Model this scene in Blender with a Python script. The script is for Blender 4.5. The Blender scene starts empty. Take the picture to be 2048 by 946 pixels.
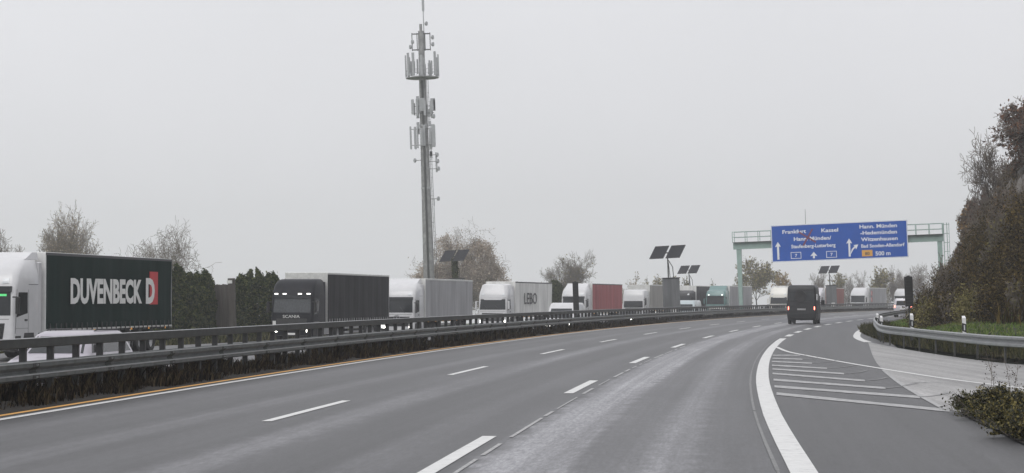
import bpy, math, random
import numpy as np
from mathutils import Matrix, Vector

# ------------------------------------------------------------------ camera, sky, sun, exposure
sc = bpy.context.scene
COL = sc.collection
F, YH, HC = 3995.0, 597.0, 1.825            # focal length in photo pixels, road vanishing line, camera height
BANK = math.radians(2.0)                    # the carriageway is banked 2 degrees towards the inside of the bend
R_BANK = Matrix.Rotation(BANK, 4, 'Y')      # road frame -> level world
PITCH = math.atan((YH - 473.0) / F)

cd = bpy.data.cameras.new('camera'); cam = bpy.data.objects.new('camera', cd); COL.objects.link(cam)
cd.sensor_width = 36.0; cd.lens = F / 2048.0 * 36.0; cd.clip_start = 0.1; cd.clip_end = 6000.0
cam.matrix_world = R_BANK @ Matrix.Translation((0, 0, HC)) @ Matrix.Rotation(math.pi / 2 + PITCH, 4, 'X')
sc.camera = cam

SUN_EL, SUN_AZ = math.radians(48), math.radians(200)     # azimuth clockwise from +Y (behind the viewer, a little left)
w = bpy.data.worlds.new('World'); sc.world = w; w.use_nodes = True
nt = w.node_tree; nt.nodes.clear()
out = nt.nodes.new('ShaderNodeOutputWorld'); bg = nt.nodes.new('ShaderNodeBackground')
sky = nt.nodes.new('ShaderNodeTexSky'); sky.sky_type = 'NISHITA'; sky.sun_disc = False
sky.sun_elevation = SUN_EL; sky.sun_rotation = SUN_AZ; sky.dust_density = 8.0; sky.air_density = 2.0
hs = nt.nodes.new('ShaderNodeHueSaturation'); hs.inputs['Saturation'].default_value = 0.12
nt.links.new(sky.outputs[0], hs.inputs['Color'])
tc = nt.nodes.new('ShaderNodeTexCoord'); sep = nt.nodes.new('ShaderNodeSeparateXYZ')
nt.links.new(tc.outputs['Generated'], sep.inputs[0])
mr = nt.nodes.new('ShaderNodeMapRange'); mr.inputs[1].default_value = 0.0; mr.inputs[2].default_value = 1.0
mr.inputs[3].default_value = 8.55; mr.inputs[4].default_value = 11.8      # overcast sky: brighter towards the zenith
nt.links.new(sep.outputs['Z'], mr.inputs[0])
ov = nt.nodes.new('ShaderNodeVectorMath'); ov.operation = 'SCALE'; ov.inputs[0].default_value = (0.985, 0.99, 1.03)
cn = nt.nodes.new('ShaderNodeTexNoise'); cn.inputs['Scale'].default_value = 3.5; cn.inputs['Detail'].default_value = 4      # faint unevenness of the cloud deck
nt.links.new(tc.outputs['Generated'], cn.inputs['Vector'])
cm = nt.nodes.new('ShaderNodeMapRange'); cm.inputs[1].default_value = .3; cm.inputs[2].default_value = .7; cm.inputs[3].default_value = .965; cm.inputs[4].default_value = 1.035
nt.links.new(cn.outputs['Fac'], cm.inputs[0]); cq = nt.nodes.new('ShaderNodeMath'); cq.operation = 'MULTIPLY'
nt.links.new(mr.outputs[0], cq.inputs[0]); nt.links.new(cm.outputs[0], cq.inputs[1]); nt.links.new(cq.outputs[0], ov.inputs['Scale'])
mx = nt.nodes.new('ShaderNodeMix'); mx.data_type = 'RGBA'; mx.inputs[0].default_value = 0.9
nt.links.new(hs.outputs[0], mx.inputs[6]); nt.links.new(ov.outputs[0], mx.inputs[7])
nt.links.new(mx.outputs[2], bg.inputs[0]); bg.inputs[1].default_value = 0.1
nt.links.new(bg.outputs[0], out.inputs[0])

sl = bpy.data.lights.new('sun', 'SUN'); sun = bpy.data.objects.new('sun', sl); COL.objects.link(sun)
sl.energy = 0.9; sl.angle = math.radians(35); sl.color = (1.0, 0.98, 0.95)
sd = Vector((math.sin(SUN_AZ) * math.cos(SUN_EL), math.cos(SUN_AZ) * math.cos(SUN_EL), math.sin(SUN_EL)))
sun.rotation_euler = (-sd).to_track_quat('-Z', 'Y').to_euler(); sun.location = (0, 0, 80)

sc.view_settings.view_transform = 'Standard'; sc.view_settings.look = 'None'
sc.view_settings.exposure = 0.0; sc.view_settings.gamma = 1.0; sc.view_settings.use_curve_mapping = False
sc.render.engine = 'CYCLES'
sc.cycles.use_denoising = True
sc.cycles.max_bounces = 6; sc.cycles.diffuse_bounces = 3; sc.cycles.glossy_bounces = 3
sc.cycles.transparent_max_bounces = 6; sc.cycles.volume_bounces = 1
sc.cycles.sample_clamp_indirect = 4.0

rng = np.random.default_rng(7)
random.seed(7)

# ------------------------------------------------------------------ geometry of the bend
A0, CU = 0.0867, 0.00087
RAD = 1.0 / CU
CX, CY = math.cos(A0) * RAD, -math.sin(A0) * RAD
O_WHITE, O_LEFT, O_RIGHT = -10.65, -6.57, -2.89      # edge line and the two broken lines
O_RAIL = -11.62
Z_OPP = -0.45                                         # the oncoming carriageway lies lower
def zopp(s): return float(np.interp(s, [0, 80, 105, 130, 170, 220, 300, 460], [-.45, -.45, -.65, -.80, -.75, -.62, -.45, -.45]))

def Cx(s, o):
    a = A0 + s * CU
    return CX - (RAD - o) * math.cos(a), CY + (RAD - o) * math.sin(a)
def head(s): return A0 + s * CU
def arc(x, y):
    d = math.hypot(x - CX, y - CY)
    return (math.atan2(y - CY, CX - x) - A0) / CU, RAD - d
def pix(x, y, z=0.0):
    dy, dz = y * math.cos(PITCH) + (z - HC) * math.sin(PITCH), -y * math.sin(PITCH) + (z - HC) * math.cos(PITCH)
    return 1024 + F * x / dy, 473 - F * dz / dy
def ray(px, py):
    u, v = (px - 1024) / F, (473 - py) / F
    return Vector((u, math.cos(PITCH) - v * math.sin(PITCH), math.sin(PITCH) + v * math.cos(PITCH)))
def gpt(px, py, z=0.0):
    r = ray(px, py); t = (z - HC) / r.z
    return r.x * t, r.y * t
def at(px, py, Y):
    r = ray(px, py); t = Y / r.y
    return Vector((r.x * t, Y, HC + r.z * t))
def s_at(px, o, z=0.0):
    lo, hi = 15.0, 700.0
    for _ in range(60):
        m = (lo + hi) / 2; x, y = Cx(m, o)
        if pix(x, y, z)[0] < px: lo = m
        else: hi = m
    return lo

def lerp(x, xs, ys): return float(np.interp(x, xs, ys))
def o_wide(s):                                        # the wide line swings out a little with the merging lane
    return lerp(s, [0, 21, 31, 45, 57, 90, 110, 132, 153, 186, 300], [1.14, 1.04, .92, .82, .79, .74, .82, 1.03, 1.36, 2.0, 3.2])
def foot(s):                                          # offset of the foot of the hillside
    return lerp(s, [0, 30, 45, 57, 70, 85, 110, 200, 400], [36, 25, 18.5, 14.6, 11.8, 9.9, 8.9, 8.9, 12])
def hill_h(s, o):
    d = o - foot(s)
    return lerp(d, [-4.6, -3.9, 0, 4.4, 12, 30, 60], [-.03, .04, .85, 9.2, 13.5, 15.5, 16])
def ground_h(x, y):
    s, o = arc(x, y)
    if o > foot(s) - 4.6 and 20 < s < 420 and o < 60: return hill_h(s, o)
    if o < -31: return zopp(s) - .08 + (o + 31) * math.tan(BANK)
    if o < -13: return zopp(s) - .02
    return -.06

# ------------------------------------------------------------------ materials
def mat(name, col, rough=.5, metal=0.0, spec=.5, var=.12, scale=3.0, emis=0.0, coat=0.0, bump=0.0, ecol=None, alpha=1.0, island=0.0, cols=None):
    m = bpy.data.materials.new(name); m.use_nodes = True
    n = m.node_tree; b = n.nodes['Principled BSDF']
    b.inputs['Roughness'].default_value = rough; b.inputs['Metallic'].default_value = metal
    b.inputs['Specular IOR Level'].default_value = spec; b.inputs['Coat Weight'].default_value = coat
    b.inputs['Alpha'].default_value = alpha
    if emis:
        m.cycles.emission_sampling = 'NONE'
        b.inputs['Emission Color'].default_value = (*(ecol or col), 1); b.inputs['Emission Strength'].default_value = emis
    t = n.nodes.new('ShaderNodeTexCoord'); no = n.nodes.new('ShaderNodeTexNoise')
    no.inputs['Scale'].default_value = scale; no.inputs['Detail'].default_value = 6; no.inputs['Roughness'].default_value = .65
    n.links.new(t.outputs['Object'], no.inputs['Vector'])
    rp = n.nodes.new('ShaderNodeValToRGB')
    if cols:
        rp.color_ramp.elements[0].position = .25; rp.color_ramp.elements[1].position = .75
        rp.color_ramp.elements[0].color = (*cols[0], 1); rp.color_ramp.elements[1].color = (*cols[-1], 1)
        for i, c in enumerate(cols[1:-1]):
            e = rp.color_ramp.elements.new(.25 + .5 * (i + 1) / (len(cols) - 1)); e.color = (*c, 1)
    else:
        rp.color_ramp.elements[0].position = .3; rp.color_ramp.elements[1].position = .7
        rp.color_ramp.elements[0].color = (*[c * (1 - var) for c in col], 1)
        rp.color_ramp.elements[1].color = (*[min(1, c * (1 + var)) for c in col], 1)
    if island:
        g = n.nodes.new('ShaderNodeNewGeometry'); mm = n.nodes.new('ShaderNodeMix'); mm.data_type = 'FLOAT'
        mm.inputs[0].default_value = island
        n.links.new(no.outputs['Fac'], mm.inputs[2]); n.links.new(g.outputs['Random Per Island'], mm.inputs[3])
        n.links.new(mm.outputs[0], rp.inputs[0])
    else:
        n.links.new(no.outputs['Fac'], rp.inputs[0])
    n.links.new(rp.outputs[0], b.inputs['Base Color'])
    if bump:
        bp = n.nodes.new('ShaderNodeBump'); bp.inputs['Strength'].default_value = bump; bp.inputs['Distance'].default_value = .05
        n.links.new(no.outputs['Fac'], bp.inputs['Height']); n.links.new(bp.outputs[0], b.inputs['Normal'])
    return m

def asphalt(name, base, tracks, lo, hi, rough=.52, spec=.21, streak=.34):
    """asphalt on the (offset, distance) UV map: aggregate grain, worn lengthwise streaks and paler wheel tracks"""
    m = bpy.data.materials.new(name); m.use_nodes = True
    n = m.node_tree; L = n.links; b = n.nodes['Principled BSDF']; N = n.nodes.new
    uv = N('ShaderNodeUVMap'); uv.uv_map = 'road'
    sp = N('ShaderNodeSeparateXYZ'); L.new(uv.outputs[0], sp.inputs[0])
    mp = N('ShaderNodeMapping'); mp.inputs['Scale'].default_value = (1.6, .035, 1); L.new(uv.outputs[0], mp.inputs[0])
    st = N('ShaderNodeTexNoise'); st.inputs['Scale'].default_value = 1.0; st.inputs['Detail'].default_value = 5; L.new(mp.outputs[0], st.inputs['Vector'])
    gr = N('ShaderNodeTexNoise'); gr.inputs['Scale'].default_value = 20; gr.inputs['Detail'].default_value = 8; gr.inputs['Roughness'].default_value = .75; mg = N('ShaderNodeMapping'); mg.inputs['Scale'].default_value = (1, .16, 1); L.new(uv.outputs[0], mg.inputs[0]); L.new(mg.outputs[0], gr.inputs['Vector'])
    g2 = N('ShaderNodeTexNoise'); g2.inputs['Scale'].default_value = 5; g2.inputs['Detail'].default_value = 6; g2.inputs['Roughness'].default_value = .7; mg2 = N('ShaderNodeMapping'); mg2.inputs['Scale'].default_value = (1, .22, 1); L.new(uv.outputs[0], mg2.inputs[0]); L.new(mg2.outputs[0], g2.inputs['Vector'])
    pa = N('ShaderNodeTexNoise'); pa.inputs['Scale'].default_value = .22; pa.inputs['Detail'].default_value = 4; L.new(uv.outputs[0], pa.inputs['Vector'])
    rg = N('ShaderNodeTexNoise'); rg.inputs['Scale'].default_value = 1.5; rg.inputs['Detail'].default_value = 6; L.new(uv.outputs[0], rg.inputs['Vector'])
    # ragged offset -> track curve
    d1 = N('ShaderNodeMath'); d1.operation = 'MULTIPLY_ADD'; L.new(rg.outputs['Fac'], d1.inputs[0]); d1.inputs[1].default_value = .55; L.new(sp.outputs['X'], d1.inputs[2])
    d2 = N('ShaderNodeMath'); d2.operation = 'ADD'; L.new(d1.outputs[0], d2.inputs[0]); d2.inputs[1].default_value = -.275
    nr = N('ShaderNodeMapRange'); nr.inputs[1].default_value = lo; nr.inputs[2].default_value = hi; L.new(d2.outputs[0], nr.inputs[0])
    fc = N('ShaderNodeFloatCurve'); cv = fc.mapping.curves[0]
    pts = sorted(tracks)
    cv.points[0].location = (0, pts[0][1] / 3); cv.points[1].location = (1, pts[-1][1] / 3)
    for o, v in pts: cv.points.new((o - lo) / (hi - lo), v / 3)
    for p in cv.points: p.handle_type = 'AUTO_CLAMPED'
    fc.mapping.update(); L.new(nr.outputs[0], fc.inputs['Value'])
    def mul(a, bb, k0, k1):
        r = N('ShaderNodeMapRange'); r.inputs[1].default_value = .25; r.inputs[2].default_value = .75; r.inputs[3].default_value = k0; r.inputs[4].default_value = k1
        L.new(bb, r.inputs[0]); q = N('ShaderNodeMath'); q.operation = 'MULTIPLY'; L.new(a, q.inputs[0]); L.new(r.outputs[0], q.inputs[1]); return q.outputs[0]
    m3 = N('ShaderNodeMapping'); m3.inputs['Scale'].default_value = (7, .03, 1); L.new(uv.outputs[0], m3.inputs[0])
    s3 = N('ShaderNodeTexNoise'); s3.inputs['Scale'].default_value = 1.0; s3.inputs['Detail'].default_value = 4; L.new(m3.outputs[0], s3.inputs['Vector'])
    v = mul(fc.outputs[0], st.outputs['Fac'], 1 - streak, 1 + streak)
    v = mul(v, s3.outputs['Fac'], .8, 1.2)
    v = mul(v, gr.outputs['Fac'], .48, 1.52)
    v = mul(v, g2.outputs['Fac'], .84, 1.16)
    v = mul(v, pa.outputs['Fac'], .9, 1.1)
    sc_ = N('ShaderNodeVectorMath'); sc_.operation = 'SCALE'; sc_.inputs[0].default_value = tuple(6 * c for c in base)
    L.new(v, sc_.inputs['Scale']); L.new(sc_.outputs[0], b.inputs['Base Color'])
    ro = N('ShaderNodeMapRange'); ro.inputs[1].default_value = .1; ro.inputs[2].default_value = .5; ro.inputs[3].default_value = rough - .06; ro.inputs[4].default_value = rough + .15
    L.new(v, ro.inputs[0]); L.new(ro.outputs[0], b.inputs['Roughness'])
    b.inputs['Specular IOR Level'].default_value = spec
    bp = N('ShaderNodeBump'); bp.inputs['Strength'].default_value = .35; bp.inputs['Distance'].default_value = .02
    L.new(gr.outputs['Fac'], bp.inputs['Height']); L.new(bp.outputs[0], b.inputs['Normal'])
    return m

M = {}
def streaky(m, sc=(1.2, 1.2, .12)):
    n = m.node_tree; mp = n.nodes.new('ShaderNodeMapping'); mp.inputs['Scale'].default_value = sc
    no = [q for q in n.nodes if q.type == 'TEX_NOISE'][0]; tc_ = [q for q in n.nodes if q.type == 'TEX_COORD'][0]
    n.links.new(tc_.outputs['Object'], mp.inputs[0]); n.links.new(mp.outputs[0], no.inputs['Vector'])
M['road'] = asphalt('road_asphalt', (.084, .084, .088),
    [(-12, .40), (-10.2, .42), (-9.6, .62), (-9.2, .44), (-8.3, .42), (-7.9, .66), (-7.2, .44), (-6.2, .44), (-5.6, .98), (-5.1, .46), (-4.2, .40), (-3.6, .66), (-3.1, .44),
     (-2.55, .7), (-2.35, 1.55), (-1.7, 1.55), (-1.4, .85), (-1.1, .7), (-.75, .8), (-.4, 1.2), (.0, .66), (.5, .52), (.75, .46), (1.2, .34), (3, .36), (6, .46)], -12, 6)  # right-lane bands: drier tracks, brightened with wet sheen put into the colour
M['opp'] = asphalt('oncoming_asphalt', (.10, .10, .104), [(-32, .5), (-20, .55), (-12, .5)], -32, -12)
M['ramp'] = asphalt('ramp_asphalt', (.27, .265, .262), [(0, .5), (6, .6), (9, .5), (20, .5)], 0, 20, streak=.34)
M['line'] = mat('line_paint', (.62, .62, .61), .55, scale=5, cols=[(.30, .30, .30), (.58, .58, .57), (.64, .64, .63), (.66, .66, .65)])
M['wornline'] = mat('worn_line_paint', (.36, .36, .36), .6, scale=7, cols=[(.13, .13, .13), (.34, .34, .34), (.46, .46, .46)])
M['fadedline'] = mat('almost_faded_line_paint', (.17, .17, .17), .6, var=.35, scale=9)
M['yellow'] = mat('yellow_line_paint', (.78, .42, .12), .55, var=.10, scale=6)
M['soil'] = mat('median_soil', (.016, .013, .010), .9, var=.5, scale=4, bump=.5)
M['grassland'] = mat('verge_turf', (.06, .085, .03), .9, var=.4, scale=.8, bump=.4)
M['hill'] = mat('hill_soil', (.05, .042, .035), .95, scale=.9, bump=.9, cols=[(.014, .012, .010), (.034, .030, .026), (.10, .09, .08)])
M['steel'] = mat('weathered_galvanised_steel', (.27, .28, .285), .5, metal=.35, var=.2, scale=5)
M['oldsteel'] = mat('old_wet_galvanised_steel', (.115, .125, .125), .45, metal=.4, var=.35, scale=3)
M['darksteel'] = mat('dirty_dark_steel', (.045, .048, .046), .55, metal=.3, var=.3, scale=5)
M['railpost'] = mat('guardrail_post_steel', (.05, .05, .05), .6, metal=.2, var=.3, scale=4)
M['green_steel'] = mat('mint_green_steel', (.29, .40, .36), .5, var=.12, scale=2)
M['black'] = mat('black_plastic', (.012, .012, .013), .5, var=.3)
M['rubber'] = mat('tyre_rubber', (.018, .018, .018), .8, var=.3)
M['rim'] = mat('wheel_rim', (.35, .35, .36), .4, metal=.6)
M['glass'] = mat('dark_glass', (.014, .017, .02), .12, spec=.4, var=.3)
M['glass_wet'] = mat('wet_windscreen', (.05, .055, .06), .2, spec=.5, var=.3, scale=12)
M['white'] = mat('white_truck_paint', (.58, .58, .59), .3, coat=.4, var=.05)
M['cream'] = mat('cream_truck_paint', (.76, .74, .68), .3, coat=.4, var=.05)
M['silver'] = mat('silver_car_paint', (.55, .54, .57), .35, metal=.2, coat=.5, var=.05)
M['lilac'] = mat('pale_lilac_silver_paint', (.36, .335, .38), .35, metal=.1, coat=.5, var=.05)
M['vanwhite'] = mat('white_van_paint', (.58, .58, .59), .35, coat=.4, var=.05)
M['bluegrey'] = mat('pale_blue_grey_paint', (.42, .48, .50), .35, coat=.4, var=.05)
M['charcoal'] = mat('charcoal_van_paint', (.022, .023, .025), .5, spec=.3, coat=.1, var=.35, scale=2.5)
M['blackpaint'] = mat('black_truck_paint', (.009, .010, .014), .5, spec=.2, var=.3)
M['teal'] = mat('teal_truck_paint', (.12, .215, .21), .35, coat=.4, var=.08)
M['greenc'] = mat('dark_green_curtain', (.004, .017, .014), .7, spec=.06, var=.28, scale=1.5)
M['blackc'] = mat('black_curtain', (.014, .014, .016), .65, spec=.15, var=.28, scale=1.5)
M['greyc'] = mat('grey_curtain', (.33, .33, .34), .6, spec=.22, var=.28, scale=1.5)
M['lightc'] = mat('light_grey_curtain', (.70, .70, .68), .6, spec=.22, var=.28, scale=1.5)
M['darkc'] = mat('dark_grey_curtain', (.07, .07, .075), .6, spec=.22, var=.28, scale=1.5)
M['redc'] = mat('red_curtain', (.33, .085, .09), .6, spec=.22, var=.28, scale=1.5)
M['rust'] = mat('red_brown_container_steel', (.24, .075, .06), .6, spec=.22, var=.2, scale=1.5)
M['taupec'] = mat('taupe_curtain', (.30, .29, .27), .6, spec=.22, var=.28, scale=1.5)
M['alu'] = mat('aluminium_rail', (.62, .62, .60), .4, metal=.4, var=.15, scale=6)
M['roofw'] = mat('pale_roof_sheet', (.72, .72, .71), .5, var=.1)
M['chassis'] = mat('grimy_chassis', (.03, .03, .03), .7, var=.4)
M['lampw'] = mat('lit_white_lamp', (1, 1, 1), .3, emis=14.0, ecol=(1, .97, .88), var=0)
M['lampdim'] = mat('lit_marker_lamp', (1, 1, 1), .3, emis=2.2, ecol=(1, .97, .9), var=0)
M['lamplens'] = mat('clear_lamp_lens', (.62, .64, .66), .15, coat=.5, var=.15)
M['tail'] = mat('red_tail_lamp_lens', (.35, .02, .015), .25, emis=.5, ecol=(1, .05, .03), var=.05)
M['brake'] = mat('lit_red_lamp', (.6, .05, .03), .25, emis=5.0, ecol=(1, .25, .18), var=.0)
M['amber'] = mat('amber_marker_lens', (.6, .25, .03), .3, emis=.4, ecol=(1, .5, .05), var=.0)
M['greenled'] = mat('green_lit_display', (.1, .4, .15), .3, emis=.5, ecol=(.1, 1, .3), var=.0)
M['textwhite'] = mat('white_print', (.72, .72, .70), .6, var=.08)
M['textdark'] = mat('dark_grey_print', (.07, .07, .075), .6, var=.1)
M['textgrey'] = mat('grey_print', (.30, .30, .30), .6, var=.1)
M['red'] = mat('red_print', (.50, .035, .04), .55, var=.08)
M['signblue'] = mat('sign_blue_sheeting', (.010, .085, .40), .5, spec=.2, var=.08, scale=.8)
M['signwhite'] = mat('sign_white_sheeting', (.78, .80, .82), .45, var=.05)
M['signorange'] = mat('sign_orange_sheeting', (.70, .36, .06), .45, var=.05)
M['signred'] = mat('red_cross_tape', (.18, .03, .06), .5, var=.1)
M['panel'] = mat('solar_panel_cells', (.014, .015, .019), .55, spec=.2, var=.3, scale=4)
M['cabinet'] = mat('grey_cabinet', (.11, .115, .12), .7, scale=1.6, cols=[(.05, .052, .055), (.11, .115, .12), (.19, .195, .20)])
M['concrete'] = mat('mast_concrete', (.17, .17, .17), .85, scale=1.3, cols=[(.13, .13, .13), (.22, .22, .22), (.38, .38, .38)])
M['antenna'] = mat('antenna_grey', (.34, .35, .36), .5, var=.1)
M['bark'] = mat('tree_bark', (.055, .046, .040), .9, var=.3, scale=5)
M['twig'] = mat('bare_twigs', (.17, .145, .12), .9, var=.3, scale=3)
M['leaf_brown'] = mat('brown_autumn_leaves', (.14, .09, .06), .8, spec=.04, scale=.6, island=.55, cols=[(.22, .175, .14), (.37, .30, .235), (.52, .44, .36)])
M['leaf_beige'] = mat('beige_autumn_leaves', (.2, .17, .12), .8, spec=.04, island=.7, cols=[(.19, .155, .095), (.32, .265, .17), (.44, .37, .25)])
M['leaf_olive'] = mat('olive_autumn_leaves', (.13, .12, .06), .8, spec=.04, island=.7, cols=[(.085, .08, .03), (.18, .16, .06), (.30, .26, .11)])
M['leaf_gold'] = mat('golden_autumn_leaves', (.25, .17, .06), .8, spec=.04, island=.7, cols=[(.13, .09, .035), (.24, .16, .06), (.34, .25, .09)])
M['leaf_rust'] = mat('rust_autumn_leaves', (.14, .07, .045), .8, spec=.04, island=.7, cols=[(.06, .032, .024), (.13, .065, .042), (.20, .11, .07)])
M['leaf_orange'] = mat('orange_brown_leaves', (.19, .11, .05), .8, spec=.04, island=.7, cols=[(.09, .055, .028), (.18, .11, .05), (.28, .19, .09)])
M['conifer'] = mat('conifer_foliage', (.03, .04, .016), .9, spec=.04, island=.6, cols=[(.010, .018, .006), (.030, .048, .015), (.11, .12, .04)])
M['scrub'] = mat('brown_scrub', (.055, .045, .03), .9, spec=.04, scale=.4, island=.45, cols=[(.007, .006, .003), (.024, .018, .008), (.075, .053, .019), (.18, .13, .045)])
M['palescrub'] = mat('pale_dry_scrub', (.1, .08, .06), .9, spec=.04, scale=.25, island=.45, cols=[(.018, .015, .012), (.05, .042, .034), (.10, .082, .066), (.16, .135, .11)])
M['brush'] = mat('dry_hill_brush', (.09, .07, .05), .9, spec=.04, scale=.3, island=.5, cols=[(.022, .018, .014), (.065, .05, .035), (.14, .11, .075), (.20, .165, .12)])
M['weeds'] = mat('dark_median_weeds', (.03, .024, .018), .9, spec=.04, island=.6, cols=[(.004, .003, .002), (.014, .010, .006), (.034, .025, .014), (.085, .065, .036)])
M['vergeweeds'] = mat('brown_green_verge_weeds', (.05, .055, .025), .9, spec=.04, island=.6, cols=[(.018, .018, .010), (.05, .055, .022), (.11, .10, .05)])
M['grass'] = mat('green_grass', (.08, .12, .03), .9, spec=.04, scale=.7, island=.5, cols=[(.035, .065, .014), (.10, .18, .034), (.15, .22, .05), (.26, .26, .10)])
M['bushleaf'] = mat('green_yellow_bush_leaves', (.08, .08, .025), .7, spec=.3, island=.75, cols=[(.010, .012, .006), (.030, .032, .012), (.075, .065, .02), (.17, .14, .045)])
M['timber'] = mat('dark_stained_timber', (.07, .062, .055), .85, var=.35, scale=4)
M['postwhite'] = mat('delineator_white', (.75, .75, .75), .5, var=.06)

def ledge(m):      # pale stony ledge running along the slope
    n = m.node_tree; L = n.links; b = n.nodes['Principled BSDF']; src = b.inputs['Base Color'].links[0].from_socket; N = n.nodes.new
    uv = N('ShaderNodeUVMap'); uv.uv_map = 'road'; sp = N('ShaderNodeSeparateXYZ'); L.new(uv.outputs[0], sp.inputs[0])
    q = N('ShaderNodeMath'); q.operation = 'SUBTRACT'; L.new(sp.outputs['X'], q.inputs[0]); q.inputs[1].default_value = 3.6
    a = N('ShaderNodeMath'); a.operation = 'ABSOLUTE'; L.new(q.outputs[0], a.inputs[0])
    r = N('ShaderNodeMapRange'); r.inputs[1].default_value = .3; r.inputs[2].default_value = .9; r.inputs[3].default_value = .75; r.inputs[4].default_value = 0; L.new(a.outputs[0], r.inputs[0])
    mx = N('ShaderNodeMix'); mx.data_type = 'RGBA'; L.new(r.outputs[0], mx.inputs[0]); L.new(src, mx.inputs[6]); mx.inputs[7].default_value = (.17, .155, .14, 1); L.new(mx.outputs[2], b.inputs['Base Color'])
ledge(M['hill'])
for k_ in ('greenc', 'blackc', 'greyc', 'lightc', 'redc', 'rust', 'taupec', 'timber', 'oldsteel', 'cabinet'): streaky(M[k_])

# ------------------------------------------------------------------ mesh helpers
class MB:
    def __init__(s): s.v = []; s.f = []
    def add(s, vs, fs):
        k = len(s.v); s.v += [tuple(p) for p in vs]; s.f += [tuple(i + k for i in f) for f in fs]; return s
    def box(s, x0, x1, y0, y1, z0, z1):
        return s.add([(x0, y0, z0), (x1, y0, z0), (x1, y1, z0), (x0, y1, z0), (x0, y0, z1), (x1, y0, z1), (x1, y1, z1), (x0, y1, z1)],
                     [(3, 2, 1, 0), (4, 5, 6, 7), (0, 1, 5, 4), (1, 2, 6, 5), (2, 3, 7, 6), (3, 0, 4, 7)])
    def cbox(s, x0, x1, y0, y1, z0, z1, c=.02):
        """box with chamfered vertical and top edges"""
        def ring(z, i): return [(x0 + i + c, y0 + i, z), (x1 - i - c, y0 + i, z), (x1 - i, y0 + i + c, z), (x1 - i, y1 - i - c, z), (x1 - i - c, y1 - i, z), (x0 + i + c, y1 - i, z), (x0 + i, y1 - i - c, z), (x0 + i, y0 + i + c, z)]
        vs = ring(z0, 0) + ring(z1 - c, 0) + ring(z1, c); fs = [tuple(range(7, -1, -1)), tuple(range(16, 24))]
        for r in range(2):
            for i in range(8): fs.append((r * 8 + i, r * 8 + (i + 1) % 8, r * 8 + 8 + (i + 1) % 8, r * 8 + 8 + i))
        return s.add(vs, fs)
    def tube(s, pts, r, n=8):
        pts = [Vector(p) for p in pts]; rs = r if isinstance(r, (list, tuple)) else [r] * len(pts)
        vs = []; up = None
        for i, p in enumerate(pts):
            d = (pts[min(i + 1, len(pts) - 1)] - pts[max(i - 1, 0)]).normalized()
            a = d.orthogonal().normalized() if up is None else (up - d * up.dot(d)).normalized()
            up = a; b = d.cross(a)
            for k in range(n):
                t = 2 * math.pi * k / n; vs.append(p + (a * math.cos(t) + b * math.sin(t)) * rs[i])
        fs = []
        for i in range(len(pts) - 1):
            for k in range(n): fs.append((i * n + k, i * n + (k + 1) % n, (i + 1) * n + (k + 1) % n, (i + 1) * n + k))
        fs += [tuple(range(n - 1, -1, -1)), tuple(range((len(pts) - 1) * n, len(pts) * n))]
        return s.add(vs, fs)
    def prism(s, poly, p0, ux, uy, n, d):
        """polygon in the (ux, uy) plane at p0, extruded d along n"""
        p0, ux, uy, n = Vector(p0), Vector(ux), Vector(uy), Vector(n); k = len(poly)
        a = [p0 + ux * x + uy * y for x, y in poly]; b = [p + n * d for p in a]
        fs = [tuple(range(k)), tuple(range(2 * k - 1, k - 1, -1))] + [((i + 1) % k, i, k + i, k + (i + 1) % k) for i in range(k)]
        return s.add(a + b, fs)
    def build(s, name, m, parent=None, smooth=False):
        me = bpy.data.meshes.new(name); me.from_pydata(s.v, [], s.f); me.update()
        return link(name, me, m, parent, smooth)
def link(name, me, m, parent=None, smooth=False):
    me.materials.clear()
    if m is not None: me.materials.append(M[m] if isinstance(m, str) else m)
    if smooth:
        me.polygons.foreach_set('use_smooth', [True] * len(me.polygons))
        try: me.set_sharp_from_angle(angle=math.radians(38))
        except Exception: pass
    o = bpy.data.objects.new(name, me); COL.objects.link(o); o.parent = parent
    return o
def npmesh(name, verts, faces):
    """verts (n,3), faces (m,k)"""
    verts = np.asarray(verts, np.float32); faces = np.asarray(faces, np.int32); k = faces.shape[1]
    me = bpy.data.meshes.new(name); me.vertices.add(len(verts)); me.vertices.foreach_set('co', verts.ravel())
    me.loops.add(faces.size); me.loops.foreach_set('vertex_index', faces.ravel())
    me.polygons.add(len(faces)); me.polygons.foreach_set('loop_start', np.arange(len(faces), dtype=np.int32) * k)
    me.update(calc_edges=True); return me
def tag(o, label, cat, group=None):
    o['label'] = label; o['category'] = cat
    if group: o['group'] = group
    return o
def struct(o, kind='structure'): o['kind'] = kind; return o
def thing(name, label, cat, loc=(0, 0, 0), rotz=0.0, group=None, level=False):
    """Empty at a thing's base; level=True: stands upright in the world, else square to the banked road"""
    o = bpy.data.objects.new(name, None); COL.objects.link(o); o.empty_display_size = .3
    o.matrix_basis = Matrix.Translation(loc) @ (Matrix.Rotation(-BANK, 4, 'Y') if level else Matrix()) @ Matrix.Rotation(rotz, 4, 'Z')
    return tag(o, label, cat, group)
def text_mesh(txt, width=None, height=.4, depth=.006, bold=0.0):
    cu = bpy.data.curves.new('lettering', 'FONT'); cu.body = txt; cu.size = 1.0; cu.extrude = depth / 2; cu.offset = bold; cu.resolution_u = 3
    ob = bpy.data.objects.new('lettering', cu); me = bpy.data.meshes.new_from_object(ob)
    bpy.data.objects.remove(ob); bpy.data.curves.remove(cu)
    n = len(me.vertices); co = np.zeros(n * 3, np.float32); me.vertices.foreach_get('co', co); co = co.reshape(-1, 3)
    co[:, 0] -= co[:, 0].min(); sy = height / .729
    co[:, 1] *= sy; sx = width / max(co[:, 0].max(), 1e-6) if width else sy
    co[:, 0] *= sx; me.vertices.foreach_set('co', co.ravel()); me.update(); return me
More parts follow.
